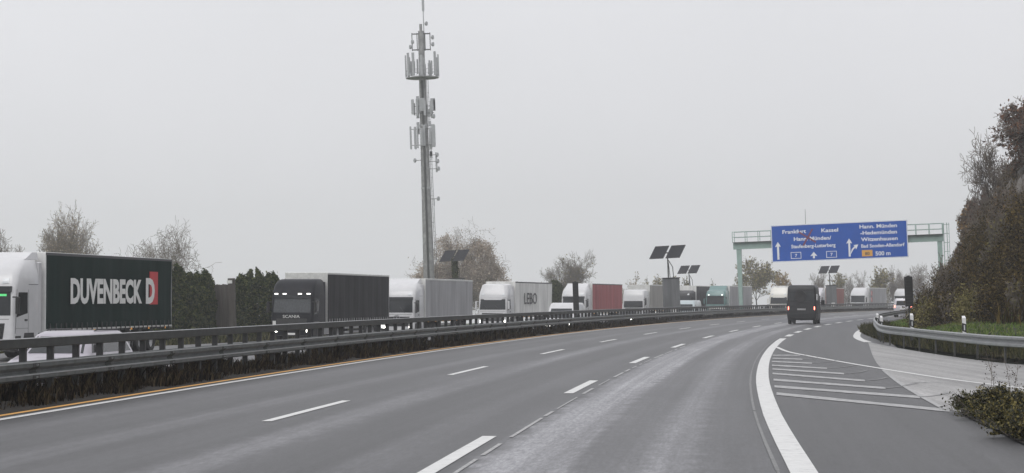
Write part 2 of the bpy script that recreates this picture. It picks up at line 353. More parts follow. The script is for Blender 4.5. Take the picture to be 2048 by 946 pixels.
def place(o, p, X, Y, Z):
    m = Matrix.Identity(4)
    for i, c in enumerate((X, Y, Z, p)):
        for j in range(3): m[j][i] = c[j]
    o.matrix_basis = m; return o

def sweep(prof, o0, ss, closed=True, z0=0.0):
    """profile [(offset, z)] swept along the bend"""
    mb = MB(); k = len(prof); vs = []
    for s in ss:
        for do, z in prof:
            x, y = Cx(s, o0 + do); vs.append((x, y, z + z0))
    fs = []
    for i in range(len(ss) - 1):
        for j in range(k if closed else k - 1):
            fs.append((i * k + j, (i + 1) * k + j, (i + 1) * k + (j + 1) % k, i * k + (j + 1) % k))
    if closed: fs += [tuple(range(k)), tuple(range(len(ss) * k - 1, (len(ss) - 1) * k - 1, -1))]
    return mb.add(vs, fs)
def sweep_path(prof, path, closed=True):
    """profile [(right, z)] swept along a plan polyline"""
    mb = MB(); k = len(prof); vs = []; P = [Vector((p[0], p[1], p[2] if len(p) > 2 else 0)) for p in path]
    for i, p in enumerate(P):
        d = P[min(i + 1, len(P) - 1)] - P[max(i - 1, 0)]; d.z = 0; d.normalize(); r = Vector((d.y, -d.x, 0))
        for do, z in prof: vs.append(p + r * do + Vector((0, 0, z)))
    fs = []
    for i in range(len(P) - 1):
        for j in range(k if closed else k - 1):
            fs.append((i * k + j, (i + 1) * k + j, (i + 1) * k + (j + 1) % k, i * k + (j + 1) % k))
    if closed: fs += [tuple(range(k)), tuple(range(len(P) * k - 1, (len(P) - 1) * k - 1, -1))]
    return mb.add(vs, fs)
def smooth_path(pts, step=1.0):
    """Catmull-Rom through plan points"""
    P = [np.array(p, float) for p in pts]; P = [2 * P[0] - P[1]] + P + [2 * P[-1] - P[-2]]; outp = []
    for i in range(1, len(P) - 2):
        n = max(2, int(np.linalg.norm(P[i + 1] - P[i]) / step))
        for k in range(n):
            t = k / n
            outp.append(.5 * (2 * P[i] + (P[i + 1] - P[i - 1]) * t + (2 * P[i - 1] - 5 * P[i] + 4 * P[i + 1] - P[i + 2]) * t * t + (3 * P[i] - P[i - 1] - 3 * P[i + 1] + P[i + 2]) * t ** 3))
    outp.append(P[-2]); return outp
def add_uv(o, fn):
    me = o.data; uv = me.uv_layers.new(name='road'); co = [v.co for v in me.vertices]
    for l in me.loops:
        uv.data[l.index].uv = fn(co[l.vertex_index])
def uv_arc(c):
    s, o = arc(c.x, c.y); return (o, s)

# ------------------------------------------------------------------ setting: ground, roads, markings
def grid_sheet(name, xs, ys, hf, m):
    vs = [(x, y, hf(x, y)) for y in ys for x in xs]; nx = len(xs)
    fs = [(j * nx + i, j * nx + i + 1, (j + 1) * nx + i + 1, (j + 1) * nx + i) for j in range(len(ys) - 1) for i in range(nx - 1)]
    return MB().add(vs, fs).build(name, m, smooth=True)
xs = list(np.unique(np.r_[np.linspace(-1400, -200, 13), np.linspace(-200, 200, 101), np.linspace(200, 1000, 11)]))
ys = list(np.unique(np.r_[np.linspace(-200, 0, 9), np.linspace(0, 420, 85), np.linspace(420, 1600, 15)]))
def sheet_h(x, y):
    s, o = arc(x, y)
    if o < -31: return zopp(s) - .12 + (o + 31) * math.tan(BANK)
    if o < -9: return -1.1
    return -.25
struct(grid_sheet('ground', xs, ys, sheet_h, 'grassland'))

S_ROAD = list(np.arange(-40, 460, 3.0))
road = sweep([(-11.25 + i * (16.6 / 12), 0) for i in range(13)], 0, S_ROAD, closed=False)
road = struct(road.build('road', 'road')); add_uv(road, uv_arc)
opp = MB().add([(*Cx(s, -31 + i * 3.0), zopp(s)) for s in S_ROAD for i in range(7)], [(i * 7 + j, (i + 1) * 7 + j, (i + 1) * 7 + j + 1, i * 7 + j + 1) for i in range(len(S_ROAD) - 1) for j in range(6)])
opp = struct(opp.build('oncoming_road', 'opp')); add_uv(opp, uv_arc)
med = sweep([(-13.4, -.95), (-13.0, -.18), (-12.4, .02), (-11.9, .14), (-11.5, .10), (-11.22, .012), (-11.1, .008)], 0, list(np.arange(-20, 430, 1.2)), closed=False)
for i in range(len(med.v)):
    x, y, z = med.v[i]
    if i % 7 not in (0, 6): med.v[i] = (x, y, z + random.uniform(-.05, .06))
struct(med.build('median_strip', 'soil', smooth=True))

# merging ramp, lighter asphalt, laid 4 mm over the carriageway
edge_px = [(1743, 652.5), (1722.3, 661), (1713.7, 670.8), (1718.6, 678), (1736, 684.6), (1784, 694.8), (1848.6, 706), (1929, 718), (2009, 727.2), (2048, 730)]
edge_xy = [gpt(*p) for p in edge_px]
seam_px = [(1737, 687), (1747, 715), (1764, 738), (1800, 766), (1845, 793), (1895, 820), (1922, 829)]
seam_xy = [gpt(*p) for p in seam_px]
tip = seam_xy[-1]
isl_far = [(tip[0], tip[1]), (7.9, 32.2), (9.6, 33.4), (12.5, 33.6), (17, 31), (24, 26)]
out_edge = [(e[0], e[1]) for e in edge_xy[4:]]; ex, ey = out_edge[-1]
out_edge += [(15.6, 50.5), (17.6, 44), (21.5, 37), (29, 29)]
def strip_between(a, b, n=40, m=12, z=.004):
    def res(P):
        P = np.array(smooth_path(P, .5)); d = np.r_[0, np.cumsum(np.linalg.norm(np.diff(P, axis=0), axis=1))]
        t = np.linspace(0, d[-1], n); return np.c_[np.interp(t, d, P[:, 0]), np.interp(t, d, P[:, 1])]
    A, Bq = res(a), res(b); vs = []; 
    for i in range(n):
        for j in range(m):
            p = A[i] + (Bq[i] - A[i]) * j / (m - 1); vs.append((p[0], p[1], z))
    fs = [(i * m + j, i * m + j + 1, (i + 1) * m + j + 1, (i + 1) * m + j) for i in range(n - 1) for j in range(m - 1)]
    return MB().add(vs, fs)
ramp = struct(strip_between(seam_xy + isl_far[1:], out_edge).build('ramp_road', 'ramp')); add_uv(ramp, lambda c: (c.x, c.y))

def marking(name, mb, m='line'): return mb.build(name, m, road)
def dash(o, s0, s1, wd, z=.008, of=None):
    ss = np.linspace(s0, s1, max(2, int((s1 - s0) / 3) + 1))
    mb = MB(); vs = []
    for s in ss:
        oo = of(s) if of else o
        for d in (-wd / 2, wd / 2):
            x, y = Cx(s, oo + d); vs.append((x, y, z))
    return mb.add(vs, [(2 * i, 2 * i + 1, 2 * i + 3, 2 * i + 2) for i in range(len(ss) - 1)])
marking('edge_line', dash(O_WHITE, -20, 440, .17))
marking('yellow_edge_line', dash(O_WHITE - .36, -20, 440, .14), 'yellow')
for k in range(-2, 22): marking('lane_dash', dash(O_LEFT, 29.1 + 18 * k, 35.1 + 18 * k, .155))
for k in range(-2, 22): marking('lane_dash', dash(O_RIGHT, 38.3 + 18 * k, 44.3 + 18 * k, .19))
marking('wide_line', dash(0, -20, 92, .29, of=o_wide))
for k in range(12): marking('wide_line_dash', dash(0, 97 + 10.6 * k, 102.2 + 10.6 * k, .29, of=o_wide))
s = 17.0
while s < 78:
    e = s + random.uniform(1.0, 5.0); marking('old_line_trace', dash(O_RIGHT + .30, s, e, random.uniform(.03, .07)), 'wornline'); s = e + random.uniform(.2, 1.6)
s = 17.0
while s < 90:
    e = s + random.uniform(3.0, 9.0); wd = random.uniform(.025, .05); marking('old_line_trace', dash(0, s, e, wd, of=lambda q: o_wide(q) - .27), 'fadedline'); s = e + random.uniform(.0, .3)
def pxstrip(pts, wd, z=.009):
    """line painted through ground points seen at these photo pixels"""
    P = smooth_path([gpt(*p) for p in pts], 1.0); return sweep_path([(-wd / 2, z), (wd / 2, z)], P, closed=False)
marking('gore_line', pxstrip([(1552, 694), (1576, 703.7), (1617, 712), (1666, 721), (1720, 730.5), (1800, 743.5), (1901, 759), (2048, 777.5), (2200, 800)], .15))
marking('ramp_edge_line', pxstrip([(1743, 652.5), (1722.3, 661), (1713.7, 670.8), (1718.6, 678), (1736, 684.6)], .34))
marking('ramp_edge_line', pxstrip([(1738, 685.2), (1784, 694.8), (1848.6, 706), (1929, 718), (2009, 727.8), (2048, 731), (2200, 752)], .12), 'wornline')
marking('seam_line', pxstrip([(1766, 740), (1800, 767), (1845, 794.5), (1893, 821)], .10), 'wornline')
hz = [((1545, 711), (1600, 711), (1613, 709)), ((1545, 717), (1605, 719), (1640, 714)), ((1544, 723.5), (1624, 727), (1680, 720)), ((1544, 731), (1654, 737.3), (1712, 730)),
      ((1545, 738.5), (1688, 748), (1735, 741)), ((1545, 747.5), (1730, 762), (1775, 755)), ((1547, 760), (1771, 777), (1835, 766)), ((1549, 773.5), (1840, 795), (1900, 786)), ((1553, 788), (1899, 822), (1910, 824))]
for i, (a, b, c) in enumerate(hz):
    y0 = a[1]; th = .9 + (y0 - 711) * .022
    q = []
    n = 12
    for k in range(n + 1):
        t = k / n; x = a[0] + (b[0] - a[0]) * t; y = a[1] + (b[1] - a[1]) * t; q.append((x, y))
    mb = MB(); vs = []
    for x, y in q:
        jj = random.uniform(.85, 1.1)
        for d in (th * jj, -th * jj): X, Y = gpt(x, y + d); vs.append((X, Y, .009))
    mb.add(vs, [(2 * k, 2 * k + 1, 2 * k + 3, 2 * k + 2) for k in range(n)])
    marking('hatch_stripe', mb, 'wornline')
    if i < 8: marking('hatch_stripe_end', pxstrip([b, ((b[0] + c[0]) / 2 + 4, (b[1] + c[1]) / 2 + 1), c], th * .016 * (740 - 0) / (y0 - YH + 60)), 'fadedline')
marking('old_line_trace', pxstrip([(1833, 765.5), (1850, 765), (1872, 766)], .35), 'wornline')

# hillside and grass bank on the right
vs = []; SH = list(np.arange(24, 330, 2.2)); DO = list(np.r_[np.linspace(-4.6, 0, 10), np.linspace(.5, 5, 14), np.linspace(5.8, 14, 12), np.linspace(16, 50, 10)])
for i, s in enumerate(SH):
    for j, d in enumerate(DO):
        o = foot(s) + d; x, y = Cx(s, o); z = hill_h(s, o)
        if d > .3: z += random.uniform(-.35, .35) * min(1, d); x += random.uniform(-.3, .3)
        vs.append((x, y, z))
nD = len(DO)
struct(MB().add(vs, [(i * nD + j, (i + 1) * nD + j, (i + 1) * nD + j + 1, i * nD + j + 1) for i in range(len(SH) - 1) for j in range(nD - 1)]).build('hillside', 'hill', smooth=True))
add_uv(bpy.data.objects['hillside'], lambda c: (arc(c.x, c.y)[1] - foot(arc(c.x, c.y)[0]), arc(c.x, c.y)[0] * .1))
# island between carriageway and ramp
isl_near = [gpt(1922, 830), gpt(1960, 848), gpt(2005, 869), gpt(2052, 893), (6.1, 20), (5.6, 14), (5.4, 6)]
A_ = isl_near; B_ = isl_far + [(30, 12)]
isl = strip_between([(p[0], p[1]) for p in A_], B_, n=40, m=16, z=0.0)
for i in range(len(isl.v)):
    x, y, z = isl.v[i]; j = i % 16; t = min(j, 15 - j) / 4.0
    isl.v[i] = (x, y, .012 + .10 * min(1, t) + random.uniform(0, .03))
struct(isl.build('traffic_island', 'soil', smooth=True))

# ------------------------------------------------------------------ guardrails
WPROF = [(0, .75), (.03, .752), (.085, .725), (.085, .665), (.012, .61), (.012, .575), (.085, .525), (.085, .465), (.03, .44), (0, .44),
         (-.006, .452), (.02, .452), (.073, .472), (.073, .52), (0, .568), (0, .617), (.073, .668), (.073, .72), (.03, .738), (-.006, .74)]
gr = thing('guardrail', 'tall grey double-height steel guardrail along the median, left of the carriageway', 'guardrail', (0, 0, 0))
SG = list(np.arange(6, 430, 2.0))
sweep(WPROF, O_RAIL + .06, SG).build('lower_beam', 'oldsteel', gr)
sweep([(-d, z) for d, z in WPROF], O_RAIL - .10, SG).build('lower_beam', 'oldsteel', gr)
sweep([(-.01, .751), (.03, .753), (.03, .759), (-.01, .757)], O_RAIL + .06, SG).build('painted_beam_sheen', 'steel', gr)  # three paler strips paint the wet sheen along the beam folds
sweep([(.055, .742), (.088, .727), (.091, .733), (.058, .748)], O_RAIL + .06, SG).build('painted_beam_sheen', 'steel', gr)
sweep([(.055, .546), (.087, .527), (.090, .533), (.058, .552)], O_RAIL + .06, SG).build('painted_beam_sheen', 'steel', gr)
sweep([(-.12, .99), (.07, .985), (.085, 1.0), (.085, 1.135), (.06, 1.15), (-.10, 1.15), (-.13, 1.13), (-.13, 1.0)], O_RAIL, SG).build('top_beam', 'darksteel', gr)
sweep([(.05, 1.151), (.088, 1.140), (.092, 1.147), (.055, 1.158)], O_RAIL, SG).build('painted_top_sheen', 'steel', gr)  # paler strip stands in for light caught on the top beam's edge
s = 16.7
while s < 110:
    sweep([(d + .007 if q < 10 else d + .002, z) for q, (d, z) in enumerate(WPROF)], O_RAIL + .06, [s, s + .16, s + .32]).build('splice', 'darksteel', gr)
    for zz in (.49, .70):
        x, y = Cx(s + .16, O_RAIL + .06 + .095); MB().box(x - .02, x + .02, y - .02, y + .02, zz - .015, zz + .015).build('bolt', 'steel', gr)
    s += 4.0
pm = MB().box(-.055, .055, -.045, .045, -.25, .99).box(-.03, .055, -.05, .05, .60, .64); pme = None
s = 14.0; first = None; far = MB()
while s < 420:
    x, y = Cx(s, O_RAIL - .02)
    if s < 150:
        if first is None: p_ = pm.build('post', 'railpost', gr); first = p_
        else: p_ = first.copy(); COL.objects.link(p_)
        p_.matrix_basis = Matrix.Translation((x, y, 0)) @ Matrix.Rotation(-head(s), 4, 'Z')
    else: far.box(x - .06, x + .06, y - .05, y + .05, -.25, .99)
    s += 1.333
struct(far.build('far_posts', 'railpost', gr), 'stuff')
SP = [(1752, 628), (1752, 634), (1753.5, 643), (1768, 650), (1823, 655.4), (1926, 665), (2048, 673)]
rp = []
for px, py in SP:
    sc_ = (py - YH) / (HC - .76); Y = F / sc_; rp.append(((px - 1024) / sc_, Y))
rp[0] = Cx(arc(*rp[1])[0] + 40, arc(*rp[1])[1] - .05); rp = rp[:1] + rp[1:] + [(16.3, 50), (19, 42), (24.5, 33), (32, 26)]
rp = [Cx(300, arc(*rp[1])[1]), Cx(230, arc(*rp[1])[1])] + rp
rpath = smooth_path(rp, 1.5)
gr2 = thing('guardrail', 'single steel crash barrier curving round the grass verge on the right', 'guardrail', (0, 0, 0))
rz = [(p[0], p[1], max(0, ground_h(p[0], p[1]))) for p in rpath]
sweep_path([(d, z) for d, z in WPROF], rz).build('beam', 'steel', gr2)
dist = 0; first = None
for i in range(1, len(rpath)):
    dist += np.linalg.norm(rpath[i] - rpath[i - 1])
    if dist > 2.0 and rpath[i][1] < 130:
        dist = 0; d = rpath[i] - rpath[i - 1]
        if first is None: first = p_ = MB().box(-.05, .0, -.05, .05, -.3, .74).build('post', 'railpost', gr2)
        else: p_ = first.copy(); COL.objects.link(p_)
        p_.matrix_basis = Matrix.Translation((rpath[i][0], rpath[i][1], rz[i][2])) @ Matrix.Rotation(-math.atan2(d[0], d[1]), 4, 'Z')

# ------------------------------------------------------------------ vehicles
class Loft:
    """body of horizontal rounded outlines; stations (z, y_front, y_back, half_width, r_front, r_back)"""
    def __init__(s, st, bulge=0.0): s.st = np.array(st, float); s.b = bulge
    def par(s, z): return [float(np.interp(z, s.st[:, 0], s.st[:, i])) for i in range(1, 6)]
    def outline(s, z, n=5):
        yf, yb, w, rf, rb = s.par(z); e = yf - s.b * (w - rf) ** 2; P = []
        for k in range(n): t = math.pi / 2 * k / (n - 1); P.append((w - rf + rf * math.cos(t), e - rf + rf * math.sin(t)))
        for k in range(1, 6): x = (w - rf) * (1 - k / 3.0); P.append((x, yf - s.b * x * x))
        for k in range(n): t = math.pi / 2 * (1 + k / (n - 1)); P.append((-(w - rf) + rf * math.cos(t), e - rf + rf * math.sin(t)))
        for k in range(n): t = math.pi * (1 + .5 * k / (n - 1)); P.append((-(w - rb) + rb * math.cos(t), yb + rb + rb * math.sin(t)))
        for k in range(n): t = math.pi * (1.5 + .5 * k / (n - 1)); P.append((w - rb + rb * math.cos(t), yb + rb + rb * math.sin(t)))
        return P
    def body(s, zs=None):
        zs = zs if zs is not None else list(s.st[:, 0]); mb = MB(); vs = []; fs = []
        for z in zs: vs += [(x, y, z) for x, y in s.outline(z)]
        k = len(vs) // len(zs)
        for i in range(len(zs) - 1):
            for j in range(k): fs.append((i * k + j, i * k + (j + 1) % k, (i + 1) * k + (j + 1) % k, (i + 1) * k + j))
        fs += [tuple(range(k - 1, -1, -1)), tuple(range((len(zs) - 1) * k, len(zs) * k))]
        return mb.add(vs, fs)
    def yfront(s, x, z):
        yf, yb, w, rf, rb = s.par(z); a = abs(x)
        if a <= w - rf: return yf - s.b * x * x
        return yf - s.b * (w - rf) ** 2 - rf + math.sqrt(max(rf * rf - (a - w + rf) ** 2, 0))
    def yback(s, x, z):
        yf, yb, w, rf, rb = s.par(z); a = abs(x)
        return yb if a <= w - rb else yb + rb - math.sqrt(max(rb * rb - (a - w + rb) ** 2, 0))
    def xside(s, y, z):
        yf, yb, w, rf, rb = s.par(z); e = yf - s.b * (w - rf) ** 2
        return w if y <= e - rf else w - rf + math.sqrt(max(rf * rf - (y - e + rf) ** 2, 0))
    def patch(s, face, quad, d=.012, nu=8, nv=4, back=.04, side=1):
        """raised slab following the skin; quad = bottom-left, bottom-right, top-right, top-left in (x,z) or (y,z)"""
        bl, br, tr, tl = [np.array(q, float) for q in quad]; mb = MB(); a = []; b = []
        for j in range(nv + 1):
            for i in range(nu + 1):
                u, v = i / nu, j / nv; p = (bl * (1 - u) + br * u) * (1 - v) + (tl * (1 - u) + tr * u) * v
                if face == 'front': y = s.yfront(p[0], p[1]); a.append((p[0], y + d, p[1])); b.append((p[0], y - back, p[1]))
                elif face == 'back': y = s.yback(p[0], p[1]); a.append((p[0], y - d, p[1])); b.append((p[0], y + back, p[1]))
                else: x = s.xside(p[0], p[1]); a.append((side * (x + d), p[0], p[1])); b.append((side * (x - back), p[0], p[1]))
        W = nu + 1; n = len(a); fs = []
        for j in range(nv):
            for i in range(nu):
                q = (j * W + i, j * W + i + 1, (j + 1) * W + i + 1, (j + 1) * W + i); fs.append(q); fs.append(tuple(n + k for k in reversed(q)))
        rim = [i for i in range(W)] + [j * W + nu for j in range(1, nv + 1)] + [nv * W + i for i in range(nu - 1, -1, -1)] + [j * W for j in range(nv - 1, 0, -1)]
        for i in range(len(rim)): p, q = rim[i], rim[(i + 1) % len(rim)]; fs.append((q, p, n + p, n + q))
        return mb.add(a + b, fs)

WHEELS = {}
def wheel(parent, x, y, r, wd, side):
    key = (r, wd)
    if key not in WHEELS:
        t = MB(); n = 20; prof = [(-wd / 2, r * .60), (-wd / 2, r * .93), (-wd / 2 + .04, r), (wd / 2 - .04, r), (wd / 2, r * .93), (wd / 2, r * .60)]
        vs = [(px, pr * math.cos(2 * math.pi * k / n), pr * math.sin(2 * math.pi * k / n)) for k in range(n) for px, pr in prof]
        t.add(vs, [(k * 6 + j, k * 6 + (j + 1) % 6, ((k + 1) % n) * 6 + (j + 1) % 6, ((k + 1) % n) * 6 + j) for k in range(n) for j in range(6)])
        me = bpy.data.meshes.new('tyre'); me.from_pydata(t.v, [], t.f); me.update()
        rm = MB(); rr = [(wd * .36, r * .60), (wd * .30, r * .5), (wd * .10, r * .42), (wd * .16, r * .2), (wd * .30, r * .14)]
        vs = [(px, pr * math.cos(2 * math.pi * k / n), pr * math.sin(2 * math.pi * k / n)) for k in range(n) for px, pr in rr]
        rm.add(vs, [(k * 5 + j, k * 5 + j + 1, ((k + 1) % n) * 5 + j + 1, ((k + 1) % n) * 5 + j) for k in range(n) for j in range(4)] + [tuple(k * 5 + 4 for k in range(n))])
        m2 = bpy.data.meshes.new('rim'); m2.from_pydata(rm.v, [], rm.f); m2.update(); WHEELS[key] = (me, m2)
    wo = link('wheel', WHEELS[key][0], 'rubber', parent); wo.location = (x, y, r)
    if side < 0: wo.rotation_euler = (0, 0, math.pi)
    link('rim', WHEELS[key][1], 'rim', wo)
    return wo

def on_road(px, o, z, label, cat, name, facing=-1, group=None, smm=None):
    """vehicle frame: front at y=0 looking +y; facing -1 = towards the viewer along the bend"""
    s = smm if smm is not None else s_at(px, o, z + 1.5)
    if z < -.3: z = zopp(s + 2)
    x, y = Cx(s, o); a = head(s)
    return thing(name, label, cat, (x, y, z), -a + (math.pi if facing < 0 else 0), group)

def truck(px, label, cab='white', curtain='greyc', H=3.72, style='plain', trailer_h=4.0, o=-27.45, roof='roofw', lit=True, deflector=True, smm=None, group='lorries queueing on the oncoming carriageway', front_wall=None, wv=.35, gap=.45, name='articulated_lorry', yaw=-1.2, straps=None):
    s0 = (s_at(px, o + 1.27, 3.0) if smm is None else smm) - 2.75       # px: the front edge of the trailer's near side
    t = on_road(None, o, zopp(s0 + 9), label, 'lorry', name, -1, group, smm=s0); t.matrix_basis = t.matrix_basis @ Matrix.Rotation(math.radians(yaw), 4, 'Z')
    hk = H
    if style == 'scania': st = [(.38, .0, -2.25, 1.22, .16, .05), (.9, .03, -2.25, 1.25, .2, .05), (1.65, .0, -2.25, 1.25, .22, .05), (2.6, -.14, -2.25, 1.25, .2, .05), (2.85, -.16, -2.25, 1.24, .2, .05), (3.3, -.42, -2.25, 1.22, .3, .08), (hk - .08, -.8, -2.25, 1.17, .35, .1), (hk, -1.15, -2.2, 1.05, .35, .1)]
    elif style == 'daf': st = [(.38, .0, -2.2, 1.22, .14, .05), (.9, .02, -2.2, 1.25, .2, .05), (1.6, .0, -2.2, 1.25, .24, .05), (2.6, -.16, -2.2, 1.25, .24, .05), (2.9, -.18, -2.2, 1.24, .28, .05), (3.3, -.38, -2.2, 1.2, .4, .08), (hk - .1, -.62, -2.2, 1.12, .4, .1), (hk, -1.0, -2.15, .98, .35, .1)]
    else: st = [(.38, .0, -2.2, 1.22, .14, .05), (.9, .02, -2.2, 1.245, .18, .05), (1.62, .0, -2.2, 1.25, .2, .05), (2.6, -.12, -2.2, 1.25, .2, .05), (2.9, -.16, -2.2, 1.24, .24, .05), (3.3, -.40, -2.2, 1.21, .32, .08), (hk - .12, -.9, -2.2, 1.15, .35, .1), (hk, -1.3, -2.15, 1.02, .35, .1)]
    lf = Loft(st, .05)
    body = lf.body([.38, .6, .9, 1.25, 1.65, 2.1, 2.6, 2.85, 3.05, 3.3, hk - .1, hk - .04, hk]).build('cab', cab, t, smooth=True)
    wz0, wz1 = {'scania': (1.72, 2.52), 'low': (1.42, 2.16)}.get(style, (1.66, 2.52))
    lf.patch('front', [(1.10, wz0), (-1.10, wz0), (-1.06, wz1), (1.06, wz1)], .008).build('windscreen', 'glass_wet' if style == 'scania' else 'glass', body, smooth=True)
    if style == 'daf':
        lf.patch('front', [(.7, 2.46), (-.7, 2.46), (-1.1, 2.72), (1.1, 2.72)], .06, back=.1).build('sun_visor', cab, body, smooth=True)
    elif style != 'low':
        lf.patch('front', [(1.10, 2.52), (-1.10, 2.52), (-1.10, 2.72), (1.10, 2.72)], .09, back=.1).build('sun_visor', 'glass', body, smooth=True)
    for sd in (-1, 1):
        lf.patch('side', [(-.26, 1.60), (-1.2, 1.74), (-1.2, 2.5), (-.42, 2.5)], .006, side=sd).build('side_window', 'glass', body, smooth=True)
        lf.patch('side', [(-1.27, .9), (-1.285, .9), (-1.285, 2.6), (-1.27, 2.6)], .003, nu=1, side=sd).build('door_gap', 'black', body)
        lf.patch('side', [(-.95, 1.46), (-1.15, 1.46), (-1.15, 1.52), (-.95, 1.52)], .03, nu=2, nv=1, side=sd).build('door_handle', 'black', body)
        MB().cbox(sd * 1.40 - .07, sd * 1.40 + .07, -.10, .06, 1.72, 2.34, .03).box(min(sd * 1.2, sd * 1.36), max(sd * 1.2, sd * 1.36), -.06, .0, 2.30, 2.35).build('mirror', cab if style in ('daf', 'teal') else 'black', body)
        lf.patch('front', [(sd * .86, .62), (sd * 1.08, .63), (sd * 1.09, .78), (sd * .87, .76)], .012, nu=4, nv=2).build('headlight', 'lampw' if lit else 'lamplens', body)
        MB().cbox(sd * 1.16 - .07, sd * 1.16 + .07, -2.5, -2.2, 1.0, H - .15, .03).build('side_fairing', cab, body)
        MB().cbox(min(sd * 1.22, sd * .9), max(sd * 1.22, sd * .9), -3.3, -1.95, .45, .95, .05).build('fuel_tank', 'rim', t)
    g = lf.patch('front', [(.82, .72), (-.82, .72), (-.9, 1.38), (.9, 1.38)], .012).build('grille', 'black' if style != 'scania' else 'chassis', body)
    for k in range(4):
        zz = .80 + .14 * k; lf.patch('front', [(.8, zz), (-.8, zz), (-.8, zz + .03), (.8, zz + .03)], .03, nv=1).build('grille_bar', 'darksteel' if style != 'daf' else 'rim', g)
    lf.patch('front', [(.25, .46), (-.25, .46), (-.25, .57), (.25, .57)], .02, nu=2, nv=1).build('number_plate', 'textwhite', body)
    if style in ('scania', 'teal', 'plain', 'daf'):
        for xx in ((-.95, -.45, .45, .95) if style == 'scania' else (-.85, .85)):
            if style == 'scania': lf.patch('front', [(xx - .1, 2.74), (xx + .1, 2.74), (xx + .09, 2.81), (xx - .09, 2.81)], .10, nu=2, nv=1, back=.1).build('marker_lamp', 'lampdim', body)
            elif style == 'teal': lf.patch('front', [(xx - .09, 2.78), (xx + .09, 2.78), (xx + .09, 2.87), (xx - .09, 2.87)], .05, nu=2, nv=1).build('marker_lamp', 'lampdim', body)
            else: lf.patch('front', [(xx - .14, 2.84), (xx + .12, 2.80), (xx + .10, 2.98), (xx - .10, 3.02)], .02, nu=3, nv=2).build('marker_lamp', 'lamplens', body)
    if style != 'low': lf.patch('front', [(1.05, 1.52), (-1.05, 1.52), (-1.05, 1.535), (1.05, 1.535)], .003, nv=1).build('panel_gap', 'black', body)
    lf.patch('front', [(1.15, .385), (-1.15, .385), (-1.15, .45), (1.15, .45)], .02, nv=1).build('bumper_lip', 'chassis', body)
    for xx in (-.55, .35):
        wy = lf.yfront(xx, wz0 + .05) + .03; wy2 = lf.yfront(xx, wz0 + .4) + .03
        MB().tube([(xx, wy, wz0 - .02), (xx + .35, wy2, wz0 + .38)], .012, 4).build('wiper', 'black', body)
    for sd in (-1, 1):
        lf.patch('side', [(-.75, .40), (-1.95, .40), (-1.75, 1.02), (-.95, 1.02)], .012, side=sd).build('wheel_arch', 'chassis', body)
        lf.patch('side', [(-.18, .45), (-.62, .45), (-.62, .92), (-.18, .92)], .015, nu=3, side=sd).build('step', 'chassis', body)
        lf.patch('side', [(-.16, 1.0), (-.175, 1.0), (-.31, 2.6), (-.295, 2.6)], .004, nu=1, nv=6, side=sd).build('door_gap', 'black', body)
        lf.patch('side', [(-1.3, 2.78), (-2.15, 2.78), (-2.15, 2.80), (-1.3, 2.80)], .004, nv=1, side=sd).build('panel_gap', 'black', body)
        lf.patch('side', [(-.2, 1.18), (-1.25, 1.18), (-1.25, 1.20), (-.2, 1.20)], .006, nv=1, side=sd).build('door_crease', 'textgrey', body)
    if deflector:      # roof air deflector
        MB().add([(-1.1, -1.3, H - .06), (1.1, -1.3, H - .06), (1.1, -2.45, H - .06), (-1.1, -2.45, H - .06), (-1.05, -2.0, 3.98), (1.05, -2.0, 3.98), (1.05, -2.45, 4.0), (-1.05, -2.45, 4.0)],
                 [(3, 2, 1, 0), (4, 5, 6, 7), (0, 1, 5, 4), (1, 2, 6, 5), (2, 3, 7, 6), (3, 0, 4, 7)]).build('roof_deflector', cab, body)
    MB().box(-.45, .45, -6.2, -2.0, .65, 1.0).build('chassis', 'chassis', t)
    for sd in (-1, 1):
        wheel(t, sd * 1.06, -1.35, .5, .32, sd); wheel(t, sd * 1.0, -5.05, .5, .5, sd)
        for yy in (-11.3, -12.6, -13.9): wheel(t, sd * 1.08, yy, .5, .38, sd)
    # trailer
    y0, y1, hw, zb, zt = -2.30 - gap, -16.35, 1.275, 1.14, trailer_h
    tr = MB().box(-hw + .03, hw - .03, y1 + .04, y0 - .02, .98, zt - .04).build('trailer', 'chassis', t)
    ny, nz = 64, 6
    for sd in (-1, 1):
        mb = MB(); vs = []; ph = random.random() * 9
        for j in range(nz + 1):
            for i in range(ny + 1):
                y = y0 - .06 + (y1 + .06 - y0 + .06) * i / ny; z = zb + (zt - .10 - zb) * j / nz
                wob = .016 * math.sin(i * 2.1 + ph) * math.sin(math.pi * (j + .5) / (nz + 1)) + .018 * math.sin(i * .83 + ph * 2) + .012 * math.sin(i * .31 + j * .9 + ph)
                vs.append((sd * (hw + .012 + wob), y, z))
        nvv = len(vs); vs += [(sd * (hw - .03), v[1], v[2]) for v in vs]
        fs = []
        for j in range(nz):
            for i in range(ny):
                q = (j * (ny + 1) + i, j * (ny + 1) + i + 1, (j + 1) * (ny + 1) + i + 1, (j + 1) * (ny + 1) + i); fs.append(q if sd < 0 else q[::-1])
        rim = list(range(ny + 1)) + [j * (ny + 1) + ny for j in range(1, nz + 1)] + [nz * (ny + 1) + i for i in range(ny - 1, -1, -1)] + [j * (ny + 1) for j in range(nz - 1, 0, -1)]
        for k in range(len(rim)): p, q = rim[k], rim[(k + 1) % len(rim)]; fs.append((p, q, nvv + q, nvv + p))
        MB().add(vs, fs).build('curtain', curtain, tr, smooth=True)
        MB().cbox(min(sd * (hw - .02), sd * (hw + .02)), max(sd * (hw - .02), sd * (hw + .02)), y1, y0, zt - .10, zt, .008).build('top_rail', 'alu' if curtain not in ('greenc', 'lightc', 'redc') else 'textdark', tr)
        MB().box(min(sd * (hw - .05), sd * (hw + .022)), max(sd * (hw - .05), sd * (hw + .022)), y1, y0, 1.06, 1.125).build('side_rail', 'alu', tr)
